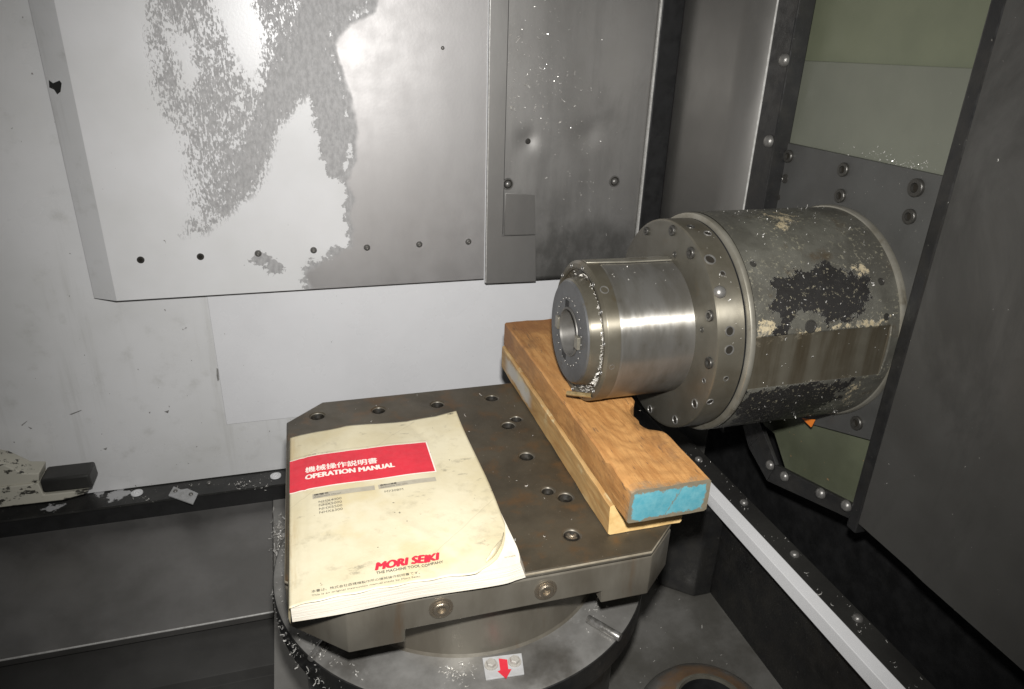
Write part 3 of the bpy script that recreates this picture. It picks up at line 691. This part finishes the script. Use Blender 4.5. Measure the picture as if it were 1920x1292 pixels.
# ================================================================== TIMBERS
def timber(name, x0, x1, y0, y1, z0, z1, mats, seed, notch=None, amp=.0009):
    nx, ny, nz = 12, 60, 6
    bm = bmesh.new()
    idx = {}
    def v(i, j, k):
        if (i, j, k) in idx: return idx[i, j, k]
        fi = 0 if i == 0 else 1 if i == nx else .022+.956*(i-1)/(nx-2); fk = 0 if k == 0 else 1 if k == nz else .05+.90*(k-1)/(nz-2)
        p = Vector((x0+(x1-x0)*fi, y0+(y1-y0)*j/ny, z0+(z1-z0)*fk))
        # ease the long arrises
        rx = .0016
        cx = (x0+x1)/2; cz = (z0+z1)/2
        if i in (0, nx) and k in (0, nz): p.x += rx*.7*(1 if i == 0 else -1); p.z += rx*.7*(1 if k == 0 else -1)
        q = p*38+Vector((seed, seed*2, 0))
        dn = mnoise.noise_vector(q)*amp+mnoise.noise_vector(q*4)*amp*.35
        if k == 0: dn.z = abs(dn.z)*.2
        p += dn
        if notch: p = notch(p, i/nx, j/ny, k/nz)
        idx[i, j, k] = bm.verts.new(p); return idx[i, j, k]
    def quad(a, b, c_, d, m):
        f = bm.faces.new((v(*a), v(*b), v(*c_), v(*d))); f.material_index = m; f.smooth = True
    for j in range(ny):
        for i in range(nx):
            quad((i,j,0),(i,j+1,0),(i+1,j+1,0),(i+1,j,0),0); quad((i,j,nz),(i+1,j,nz),(i+1,j+1,nz),(i,j+1,nz),0)
        for k in range(nz):
            quad((0,j,k),(0,j,k+1),(0,j+1,k+1),(0,j+1,k),0); quad((nx,j,k),(nx,j+1,k),(nx,j+1,k+1),(nx,j,k+1),0)
    for i in range(nx):
        for k in range(nz):
            quad((i,0,k),(i+1,0,k),(i+1,0,k+1),(i,0,k+1),1); quad((i,ny,k),(i,ny,k+1),(i+1,ny,k+1),(i+1,ny,k),0)
    bmesh.ops.recalc_face_normals(bm, faces=bm.faces)
    me = bpy.data.meshes.new(name); bm.to_mesh(me); bm.free()
    o = link(name, me, mats); me.set_sharp_from_angle(angle=math.radians(38)); return o
def plank_notch(p, u, w, h):
    return p
NY = onZ((1218,778), .077)[1]
def beam_notch(p, u, w, h):
    # ragged bite out of the right edge beside the flange
    yy = p.y
    if u > .55 and h > .3:
        k = math.exp(-((yy-NY)/.030)**4)
        p.x -= .017*k*(u-.55)/.45*(1+1.1*mnoise.noise(Vector((yy*140, 0, 3))))
        p.z -= .010*k*max(0, u-.7)/.3*max(0, h-.3)/.7
    if u < .1 and h > .6 and yy < -.13:   # splintered front left arris
        p.x += .006*max(0, mnoise.noise(Vector((yy*90, 1, 1)))+.35)*(h-.6)/.4; p.z -= .004*max(0, mnoise.noise(Vector((yy*70, 5, 1)))+.3)
    return p
o = timber('timber_beam', .127, .2155, -.1985, .252, .0388, .0772, ['beam', 'beam_end'], 2.0, beam_notch); tag(o, 'orange brown timber with a turquoise painted end, on top', 'timber', 'stacked timbers')
o = timber('timber_plank', .124, .2105, -.166, .252, .0006, .0380, ['plank', 'plank_end'], 9.0, None, .0008); tag(o, 'pale scuffed timber lying on the pallet under the orange one', 'timber', 'stacked timbers')

# ================================================================== SPINDLE
sp = empty('machine_spindle', (.486, SY, SZ), 'horizontal machine spindle with polished nose and oil blackened body', 'spindle')
AX = (0, SY, SZ)
def L(name, prof, mat, seg=96, smooth=30, parent=None):
    o = lathe(name, prof, mat, None, 'X', seg, AX, smooth); adopt(o, parent or sp)
    return o
# front disc with taper bore
L('face_disc', [(.150,.0612),(.1365,.0612),(.1348,.0598),(.1348,.0285),(.1362,.0268)], 'face')
L('taper_bore', [(.1362,.0268),(.150,.0245),(.200,.019),(.203,.010),(.203,0)], 'bore', 64)
L('bore_ring', [(.1349,.0300),(.1336,.0296),(.1336,.0272),(.1362,.0266)], 'bore', 64)
L('groove', [(.1495,.0610),(.1520,.0630),(.1535,.067),(.1525,.070),(.1500,.0735)], 'grime', 96)
L('nose_ring', [(.158,.0728),(.1478,.0738),(.1462,.0760),(.1462,.0800),(.1488,.0834),(.1495,.0836)], 'flange')
L('nose_band', [(.1495,.0836),(.1637,.0837),(.1640,.0832)], 'flange')
L('disc_rim', [(.1500,.0650),(.1385,.0628),(.1368,.0612)], 'flange')
L('nose_barrel', [(.1638,.0832),(.1640,.0824),(.1655,.0824),(.1665,.0830),(.2560,.0830)], 'nose')
XF = .2545
L('flange_face', [(XF,.0815),(XF,.1240),(XF+.0008,.1256)], 'flange_face')
L('flange', [(XF+.0008,.1256),(XF+.0018,.1273),(XF+.0030,.1275),(.2872,.1275)], 'flange')
L('flange_groove', [(.2872,.1274),(.2875,.1255),(.2890,.1255),(.2893,.1274)], 'deep_black')
L('body_collar', [(.2893,.1272),(.2897,.1315),(.2906,.1334),(.2922,.1342),(.2950,.1343),(.2966,.1337)], 'ring_light')
# worn body with a milled flat, fine mesh for the wear
na, nx_ = 300, 120; XB0, XB1 = .2964, .4845; RB = .1345
vs = []; flat = []
for i in range(nx_+1):
    x = XB0+(XB1-XB0)*i/nx_
    for k in range(na):
        t = 2*PI*k/na; dt = (t+PI) % (2*PI)-PI      # 0 faces the camera side (-Y)
        a0, lim = math.radians(.8), math.radians(13)
        r = RB; f = 0
        if abs(dt-a0) < lim and x < .4735: r = RB*math.cos(lim)/math.cos(dt-a0)-.0008; f = 1
        vs.append((x, SY-r*math.cos(t), SZ+r*math.sin(t))); flat.append(f)
fs = [(i*na+k, i*na+(k+1) % na, (i+1)*na+(k+1) % na, (i+1)*na+k) for i in range(nx_) for k in range(na)]
body = link('body', fix(mesh('body', vs, fs)), 'body', None, 20)
px = proj(np.array(vs))
front = np.array([(Vector(map(float, CAM))-Vector(v)).dot(Vector((0, v[1]-SY, v[2]-SZ))) > 0 for v in vs])
tar = [[(1443,535),(1450,520),(1480,515),(1505,505),(1528,502),(1540,488),(1560,490),(1580,505),(1600,515),(1625,520),(1632,545),(1622,565),(1620,590),(1605,600),(1575,600),(1552,610),(1530,590),(1500,585),(1490,600),(1470,630),(1450,632),(1460,600),(1445,575),(1455,555)],
       [(1400,735),(1500,722),(1560,716),(1600,712),(1570,745),(1520,775),(1450,792),(1370,800),(1385,765)]]
cream = [[(1418,605),(1450,595),(1462,612),(1455,630),(1420,638)], [(1418,640),(1480,625),(1530,612),(1670,594),(1668,606),(1580,618),(1500,630),(1418,648)], [(1560,618),(1600,600),(1650,590),(1645,605)],
         [(1430,398),(1490,402),(1500,412),(1480,415),(1470,432),(1450,430),(1460,415),(1425,405)], [(1590,500),(1620,495),(1640,510),(1630,535),(1610,520)], [(1585,745),(1600,715),(1620,712),(1612,730),(1585,760)]]
dk = np.clip(np.max([sdf(px, c_) for c_ in tar], 0), -100, 100); cr = np.clip(np.max([sdf(px, c_) for c_ in cream], 0)-5, -100, 100)
dk = np.minimum(dk, np.hypot(px[:,0]-1520, px[:,1]-610)-26)      # clean ring round a tapped hole
# behind the visible side the wear goes on as scattered small patches
rnd = np.array([mnoise.noise(Vector(v)*28)*45-22 for v in vs])
add_attr(body.data, 'tar', np.where(front, dk, rnd)); add_attr(body.data, 'cream', np.where(front, cr, rnd-12)); add_attr(body.data, 'flat', flat)
adopt(body, sp)
L('end_lip', [(.4842,.1343),(.4850,.1362),(.4875,.1375),(.4900,.1378),(.4925,.1372)], 'ring_light')
pp = [(.492,.152,.357),(.492,-.13,.357),(.492,-.13,.040),(.492,.0,-.004),(.492,.152,-.004)]
plate = prism('mounting_plate', pp, (.007,0,0), 'plate', b=.0008); adopt(plate, sp)
def pb(kind, q, r, nm='bolt'):
    bolt(kind, onX(q, .4918), (-1,0,0), r, plate, nm)
for q, r in (((1480,293),.0085),((1583,318),.0085),((1577,367),.0085),((1720,352),.010),((1707,406),.0085),((1608,793),.009)): pb('socket', q, r)
for q, r in (((1472,335),.0065),((1460,370),.004)): pb('hole', q, r, 'screw_hole')
# flange face screws, flange rim screws, nose screws
for q, r, k in (((1213,433),.0052,'socket'),((1262,432),.0062,'socket'),((1297,474),.0068,'socket'),((1332,592),.0062,'socket'),((1316,618),.0034,'hole'),((1331,680),.0066,'socket'),((1320,714),.0032,'brighthole'),((1303,757),.0060,'brighthole'),((1266,787),.0060,'brighthole'),((1219,767),.0056,'brighthole'),((1265,477),.0036,'hole')):
    bolt(k, onX(q, XF-.0002), (-1,0,0), r, sp, 'flange_screw')
for q, r, k in (((1295,425),.0050,'hole'),((1327,438),.0050,'brighthole'),((1331,487),.0068,'brighthole'),((1355,513),.0036,'brighthole'),((1349,548),.0070,'dome'),((1368,621),.0058,'brighthole'),((1367,656),.0058,'brighthole'),((1361,710),.0034,'brighthole'),((1331,753),.0046,'brighthole')):
    P = on_cyl(q, .1274); bolt(k, P, (0, P[1]-SY, P[2]-SZ), r, sp, 'rim_screw')
for q, r, k in (((1133,544),.0052,'brighthole'),((1137,562),.0022,'hole'),((1147,688),.0032,'brighthole')):
    P = on_cyl(q, .0832); bolt(k, P, (0, P[1]-SY, P[2]-SZ), r, sp, 'nose_screw')
for k in range(14):
    t = 2*PI*k/14+.2; bolt('brighthole', (.1461, SY-.078*math.cos(t), SZ+.078*math.sin(t)), (-1,0,0), .0028, sp, 'ring_screw')
for k in range(26):
    t = 2*PI*k/26; bolt('dome', (.1347, SY-.0405*math.cos(t), SZ+.0405*math.sin(t)), (-1,0,0), .0012, sp, 'dimple')
for q, R_, r, k in (((1412,495),RB,.004,'hole'),((1520,612),RB,.0075,'hole'),((1652,528),RB,.0045,'hole'),((1662,594),RB,.0042,'hole')):
    P = on_cyl(q, R_); bolt(k, P, (0, P[1]-SY, P[2]-SZ), r, sp, 'tapped_hole')
# drive keys in the face
for sgn in (1, -1):
    adopt(box('drive_key', .1312, .140, SY+sgn*.0325-.0050, SY+sgn*.0325+.0050, SZ-.0075, SZ+.0075, 'ring_light', b=.0006), sp)
    adopt(box('key_slot', .1344, .136, SY+.004, SY+.016, SZ+sgn*.0315-.0065, SZ+sgn*.0315+.0045, 'deep_black', b=.0004), sp)
# coolant nozzle tube at the underside, brass
A, B = on_cyl((1110,742), .080), onX((1064,737), .128)
v = Vector(B-A); o = lathe('nozzle_tube', [(0,.0028),(v.length,.0028),(v.length,.0018),(v.length-.004,.0016)], 'brass', None, 'Z', 16)
o.data.transform(Matrix.Translation(Vector(A)) @ rotbasis(v)); adopt(o, sp)
# flat oil rail along the top of the nose
P0, P1 = on_cyl((1100,486), .0838), on_cyl((1255,472), .0838)
prm = []
for q in ((.150,97),(.258,92),(.258,84),(.200,85),(.150,88)):
    a = math.radians(q[1]); prm.append((q[0], SY-.0836*math.cos(a), SZ+.0836*math.sin(a)))
o = prism('top_flat', prm, (0,0,.0018), 'ring_light', b=.0005); adopt(o, sp)

# orange tag under the spindle body
q = [onX(a, .475) for a in ((1503,784),(1527,787),(1520,801))]
o = prism('orange_tag', q, (.002,0,0), 'orange', b=.0003); tag(o, 'tiny orange triangular tag hanging under the spindle body', 'tag')

# ================================================================== MANUAL
CREASES = [((-.02,-.20),(.016,-.075),.0011,.004), ((-.08,-.205),(-.06,-.165),-.0012,.004), ((-.178,-.205),(-.178,.08),-.0009,.0022), ((-.05,.085),(-.03,.02),-.0010,.005), ((-.12,.083),(-.125,.03),.0009,.006), ((-.03,-.19),(-.10,-.10),.0007,.005), ((.0,.07),(-.02,-.04),.0008,.007)]
def Hc(x, y):
    s = min(max((x+.193)/.210, 0), 1); t = min(max((y+.208)/.291, 0), 1)
    base = .0198+.0012*math.sin(3.1*s)-.0025*math.exp(-(s/.05)**2)
    topz = np.interp(s, [0,.15,.32,.5,.68,.86,1], [.0155,.020,.0238,.0214,.0212,.0222,.0285])
    k = max(0, (t-.55)/.45)**1.6
    z = base*(1-k)+topz*k
    z += .0007*math.sin(16*s+7*t)*t
    for (ax, ay), (bx, by), am, wd_ in CREASES:
        L2 = (bx-ax)**2+(by-ay)**2; tt = min(max(((x-ax)*(bx-ax)+(y-ay)*(by-ay))/L2, 0), 1)
        dd = math.hypot(x-ax-tt*(bx-ax), y-ay-tt*(by-ay)); z += am*math.exp(-(dd/wd_)**2)*math.sin(PI*(.08+.84*tt))
    # curl near the torn lower right corner
    d = math.hypot(max(0, x+.03), min(0, y+.12)) if x > -.03 and y < -.12 else 0
    z += .0016*max(0, (x+.03)/.05)*max(0, (-.12-y)/.09) if d else 0
    return z
yb_s = [0,.35,.62,.72,.79,.85,.90,.945,.975,1]; yb_v = [-.2090,-.2082,-.2085,-.2095,-.2105,-.204,-.195,-.182,-.168,-.148]
bk = empty('operation_manual', (-.09,-.06,0), 'soiled cream operation manual with a red title band lying on the pallet', 'manual')
def cov(u, v):
    x = -.1935+.2105*u+.002*math.sin(5*v)*u-(.003*(1-v) if u == 0 else 0)*0
    yb = np.interp(u, yb_s, yb_v)+.0007*math.sin(40*u); y = yb+(.083-yb)*v
    return (x, y, Hc(x, y)+.0008)
cover = grid('cover', cov, 84, 96, 'cover', None, 70)
so = cover.modifiers.new('thickness', 'SOLIDIFY'); so.thickness = .0007; so.offset = -1
adopt(cover, bk)
# rolled curl at the corner
cv = []
for i in range(13):
    f = i/12; x = -.016+.027*f; yy = np.interp((x+.1935)/.2105, yb_s, yb_v)+.0060
    for j in range(9):
        a = -PI*.5+1.6*PI*j/8; rr = .0012+.0026*math.sin(PI*min(1, f*1.15))**1.2
        cv.append((x-rr*.7*math.cos(a)*.6, yy-rr*math.cos(a), Hc(x, yy)+.0011+rr+rr*math.sin(a)))
o = link('corner_curl', mesh('corner_curl', cv, [(i*9+j, i*9+j+1, (i+1)*9+j+1, (i+1)*9+j) for i in range(12) for j in range(8)]), 'cover', None, 60)
o.modifiers.new('thickness', 'SOLIDIFY').thickness = .0005; adopt(o, bk)
# page block
def page_pt(u, v, k):
    x = -.1925+(.2125-.006*v)*u; y = -.2075+.2895*v
    if u > .9 and v < .1:
        cu_, cv_ = (u-.9)/.1, (.1-v)/.1; x -= .004*cu_*cv_**2; y += .003*cv_*cu_**2
    zt = max(Hc(x, y)-.0006, .004)
    if u > .8 and v < .25: zt -= .0012*((u-.8)/.2)*((.25-v)/.25)
    if v > .9: zt = min(zt, .0185+.004*max(0, u-.9)*10*0)
    x += (.006*(1-k) if u > .98 else 0); y -= (.0012*math.sin(9*u)*(1-k) if v < .02 else 0)
    return (x, y, .0006+(zt-.0006)*k)
nu, nv, nk = 40, 48, 6
pv, pf, pi = [], [], {}
def pid(i, j, k):
    if (i, j, k) not in pi: pi[i, j, k] = len(pv); pv.append(page_pt(i/nu, j/nv, k/nk))
    return pi[i, j, k]
for j in range(nv):
    for i in range(nu):
        pf.append((pid(i,j,nk), pid(i+1,j,nk), pid(i+1,j+1,nk), pid(i,j+1,nk))); pf.append((pid(i,j,0), pid(i,j+1,0), pid(i+1,j+1,0), pid(i+1,j,0)))
for k in range(nk):
    for i in range(nu): pf.append((pid(i,0,k), pid(i+1,0,k), pid(i+1,0,k+1), pid(i,0,k+1))); pf.append((pid(i,nv,k), pid(i,nv,k+1), pid(i+1,nv,k+1), pid(i+1,nv,k)))
    for j in range(nv): pf.append((pid(0,j,k), pid(0,j,k+1), pid(0,j+1,k+1), pid(0,j+1,k))); pf.append((pid(nu,j,k), pid(nu,j+1,k), pid(nu,j+1,k+1), pid(nu,j,k+1)))
o = link('pages', fix(mesh('pages', pv, pf)), 'pages', None, 50); adopt(o, bk)
# spine strip
o = grid('spine', lambda u, v: (-.1940-.0012*math.sin(PI*u), -.2088+.290*v, .0004+u*(Hc(-.1935, -.2088+.29*v)-.0002)), 8, 60, 'cover', None, 60); adopt(o, bk)
# printed areas, draped on the cover
def drape(name, x0, x1, y0, y1, mat, dz=.0011, nx=60, ny=24, parent=None):
    o = grid(name, lambda u, v: (x0+(x1-x0)*u, y0+(y1-y0)*v, Hc(x0+(x1-x0)*u, y0+(y1-y0)*v)+dz), nx, ny, mat, None, 70); adopt(o, bk); return o
drape('title_band_margin', -.1936, -.0335, -.0395, .0275, 'title', .00095)
drape('title_band', -.1936, -.0350, -.0380, .0262, 'red', .0011)
drape('grey_bar', -.170, -.1045, -.0585, -.0500, 'greybar', .0011, 24, 4)
drape('grey_bar', -.1005, -.0370, -.0580, -.0500, 'greybar', .0011, 24, 4)
drape('rule_line', -.192, -.034, .0306, .0311, 'greybar', .0011, 40, 1)
def text(name, body, x, y, width, height, mat, bold=0, shear=0, dz=.0014):
    """lettering draped on the cover; bold = stroke widening in metres"""
    cu = bpy.data.curves.new(name, 'FONT'); cu.body = body; cu.shear = shear; cu.resolution_u = 3
    t = bpy.data.objects.new('tmp', cu); COL.objects.link(t); bpy.context.view_layer.update()
    me = bpy.data.meshes.new_from_object(t.evaluated_get(bpy.context.evaluated_depsgraph_get()))
    bpy.data.objects.remove(t); bpy.data.curves.remove(cu)
    V = verts(me); fs = [tuple(p.vertices) for p in me.polygons]; bpy.data.meshes.remove(me)
    lo_, hi_ = V.min(0), V.max(0)
    V[:,0] = x+(V[:,0]-lo_[0])/(hi_[0]-lo_[0])*width; V[:,1] = y+(V[:,1]-lo_[1])/(hi_[1]-lo_[1])*height
    offs = [(0,0)]+([(-bold,0),(bold,0),(0,bold*.6),(0,-bold*.6)] if bold else [])
    vs, ff = [], []
    for i, (dx, dy) in enumerate(offs):
        n0 = len(vs); vs += [(a+dx, b+dy, Hc(a, b)+dz+i*.00006) for a, b in V[:,:2]]; ff += [tuple(k+n0 for k in f) for f in fs]
    o = link(name, mesh(name, vs, ff), mat); adopt(o, bk); return o
text('title_lettering', '機械操作説明書', -.1765, -.0075, .080, .0115, 'title', .0003)
text('title_lettering', 'OPERATION MANUAL', -.1765, -.0205, .098, .0088, 'title', .00060)
text('maker_lettering', 'MORI SEIKI', -.1170, -.1850, .0600, .0098, 'logo', .0010, .28)
text('maker_lettering', 'THE MACHINE TOOL COMPANY', -.1170, -.1905, .0620, .0034, 'ink', .00008)
text('small_lettering', '本書は、株式会社森精機製作所の機械操作説明書です。', -.1745, -.1990, .0960, .0035, 'ink', 0)
text('small_lettering', 'This is an original instruction manual made by Mori Seiki.', -.1745, -.2040, .0960, .0028, 'ink', 0)
text('small_lettering', '機種名', -.1685, -.0537, .0150, .0030, 'ink', .00008)
text('small_lettering', 'Applicable Model', -.1685, -.0577, .0280, .0028, 'ink', 0)
text('small_lettering', '適用NC装置', -.0985, -.0533, .0180, .0030, 'ink', .00008)
text('small_lettering', 'Applicable NC Unit', -.0985, -.0573, .0300, .0028, 'ink', 0)
for i, s in enumerate(('NHX4000', 'NHX5000', 'NHX5500', 'NHX6300')): text('model_lettering', s, -.1640, -.0675-.0062*i, .0235, .0038, 'ink', 0)
text('model_lettering', 'M730BM', -.0950, -.0665, .0200, .0036, 'ink', 0)
text('page_lettering', 'NHX4000', .0030, -.1965, .011, .0022, 'greybar', 0, 0, -.0003)
text('title_lettering', '日本語・English', -.178, .0275, .034, .0028, 'greybar', 0)

# ================================================================== SMALL THINGS
# painted cast bracket at the left with a dark end block
lb = empty('cast_bracket', (-.70,.47,-.32), 'cream painted bracket with chipped paint at the left edge', 'bracket')
def YY(y, *q): return [onY(a, y) for a in q]
adopt(prism('bracket_base', YY(.472, (-60,922),(72,906),(82,928),(166,919),(160,926),(118,938),(-60,959)), (0,.045,0), 'worn_block', b=.002), lb)
adopt(prism('bracket_arm', YY(.476, (-60,858),(0,868),(44,888),(73,888),(73,905),(-60,921)), (0,.040,0), 'worn_block', b=.002), lb)
adopt(prism('end_block', YY(.466, (73,901),(166,890),(174,915),(80,925)), (0,.045,0), 'dark_sheet', b=.004), lb)
bolt('dome', onZ((126,886), -.292), (0,-.3,1), .004, lb, 'screw')
# plastic clip on the ledge
q = [onZ(a, ZS+.003) for a in ((316,931),(326,914),(340,920),(352,918),(372,927),(362,947))]
pc = prism('plastic_clip', q, (0,0,.003), 'plastic', b=.0008); tag(pc, 'small translucent grey plastic clip on the black ledge', 'clip')
for a in ((329,921),(358,927)): bolt('dome', onZ(a, ZS+.006), (0,0,1), .004, pc, 'screw')

# loose metal chips
def chips_obj(name, pts, label, size=.002, mat='chip', curl=.4):
    vs, fs = [], []
    for P, N in pts:
        P = Vector(map(float, P)); N = Vector(N).normalized(); s = size*random.lognormvariate(0, .45)
        R = rotbasis(N) @ Matrix.Rotation(random.uniform(0, 2*PI), 4, 'Z') @ Matrix.Rotation(random.uniform(-.9, .9), 4, 'X')
        L_ = s*random.uniform(.6, 1.0 if random.random() > curl else 2.6); w = s*random.uniform(.2, .5); n0 = len(vs); bend = random.uniform(.3, 1.6)
        for i in range(4):
            t = (i/3-.5)*bend*2; y = math.sin(t)/bend*L_*.8; z = (1-math.cos(t))/bend*L_*.8+s*.15
            for sx in (-1, 1): vs.append(P+R @ Vector((sx*w*.5+.3*w*math.sin(i*1.7), y, z)))
        fs += [(n0+2*i, n0+2*i+1, n0+2*i+3, n0+2*i+2) for i in range(3)]
    o = link(name, mesh(name, vs, fs), mat); o.modifiers.new('thickness', 'SOLIDIFY').thickness = size*.12
    return tag(o, label, 'metal chips', kind='stuff')
def gauss(c, s, n, f, nrm, clip=None):
    out = []
    while len(out) < n:
        q = (random.gauss(c[0], s[0]), random.gauss(c[1], s[1]))
        if clip and not clip(q): continue
        out.append((f(q), nrm))
    return out
fY = lambda q: onY(q, PY-.0012)
pts = gauss((1000,110), (32,75), 90, fY, (0,-1,0), lambda q: q[0] > 955 and q[1] > -40)+gauss((1050,180), (40,60), 60, fY, (0,-1,0), lambda q: 955 < q[0] < 1180)+gauss((1090,330), (35,60), 40, fY, (0,-1,0), lambda q: q[0] > 1010)+gauss((960,150), (6,60), 30, fY, (0,-1,0), lambda q: 950 < q[0])
chips_obj('metal_chips', pts, 'bright metal chips stuck to the bare steel panel', .0017)
def disc_clip(q):
    P = onZ(q, -.1245); return .18 < math.hypot(P[0]-.005, P[1]) < .228
pts = gauss((600,1215), (45,40), 80, lambda q: onZ(q, -.1245), (0,0,1), disc_clip)+gauss((535,1000), (10,80), 60, lambda q: onZ(q, -.1245), (0,0,1), disc_clip)+gauss((860,1255), (18,20), 60, lambda q: onZ(q, -.1245), (0,0,1), disc_clip)+gauss((1110,1150), (25,20), 16, lambda q: onZ(q, -.1245), (0,0,1), disc_clip)
chips_obj('metal_chips', pts, 'metal chips scattered on the round table disc', .0017, curl=.12)
def rimpt(q):
    t = random.uniform(3.3, 4.7); return (.005+.232*math.cos(t), .232*math.sin(t), random.uniform(-.158,-.128))
pts = []
for _ in range(110):
    t = random.uniform(math.radians(175), math.radians(262)); pts.append(((.005+.2322*math.cos(t), .2322*math.sin(t), random.uniform(-.158,-.128)), (math.cos(t), math.sin(t), .4)))
chips_obj('metal_chips', pts, 'wet metal chips clinging to the black rim of the table', .0018, curl=.15)
pts = gauss((524,960), (7,55), 170, lambda q: onZ(q, -.375), (0,0,1))+gauss((525,1080), (6,40), 60, lambda q: onZ(q, -.385), (0,0,1))
chips_obj('metal_chips', pts, 'heap of metal chips on the tray left of the manual', .0040, curl=.25)
pts = []
for _ in range(230):
    t = random.gauss(-.1, .75); r = random.uniform(.0655, .0735); pts.append(((random.uniform(.1478,.1505), SY-r*math.cos(t), SZ+r*math.sin(t)), (-1, -.5, .2)))
chips_obj('metal_chips', pts, 'oily metal chips packed in the groove of the spindle nose', .0017, 'hexsteel', .2)
pts = gauss((1690,310), (45,9), 60, lambda q: onX(q, .4985), (-1,0,0), lambda q: q[1] < 262+.22*(q[0]-1465)+2 and q[0] < 1755)+gauss((1600,290), (60,12), 18, lambda q: onX(q, .4985), (-1,0,0), lambda q: q[1] < 262+.22*(q[0]-1465)+2)
chips_obj('metal_chips', pts, 'fine metal chips along the lower edge of the grey green shutter', .0010, curl=.1)
pts = gauss((470,910), (22,5), 28, lambda q: onZ(q, ZS+.0008), (0,0,1), lambda q: q[0] < 520)+gauss((345,918), (20,5), 12, lambda q: onZ(q, ZS+.0008), (0,0,1))+gauss((262,935), (10,3), 8, lambda q: onZ(q, ZS+.0008), (0,0,1))
chips_obj('metal_chips', pts, 'few bright metal chips on the black ledge beside the plastic clip', .0024)

def body_pts(n, x0, x1, r, t0, t1):
    out = []
    for _ in range(n):
        t = random.uniform(t0, t1); out.append(((random.uniform(x0, x1), SY-r*math.cos(t), SZ+r*math.sin(t)), (0, -math.cos(t), math.sin(t))))
    return out
chips_obj('metal_chips', body_pts(120, .30, .482, RB+.0004, .3, 1.7)+body_pts(60, .30, .482, RB+.0004, -1.2, .3)+body_pts(22, XF+.004, .285, .1277, .2, 1.6)+body_pts(14, .17, .25, .0833, .9, 1.6),
          'tiny metal chips sprinkled over the spindle body', .0011, curl=.1)
pts = []
for _ in range(46):
    x, y = random.uniform(-.19,.115), random.uniform(-.19,.19)
    if x < .022 and y < .09: continue
    pts.append(((x, y, .0002), (0,0,1)))
chips_obj('metal_chips', pts+[(onZ((1200,770), .0774), (0,0,1)), (onZ((965,762), 0), (0,0,1))], 'few loose metal chips on the pallet top beside the timber', .0015, curl=.1)
pts = [((.4682, random.uniform(-.7,-.15), random.uniform(-.05,.5)), (-1,0,0)) for _ in range(70)]
chips_obj('metal_chips', pts, 'tiny specks of metal stuck to the dark door', .0009, curl=.05)
pts = [((random.uniform(.425,.455), random.uniform(-.35,.2), ZR-.0008), (0,0,1)) for _ in range(60)]+[((random.uniform(.24,.41), random.uniform(-.15,.2), -.3445), (0,0,1)) for _ in range(70)]
chips_obj('metal_chips', pts, 'small metal chips on the floor and ledge by the white rail', .0016, curl=.2)
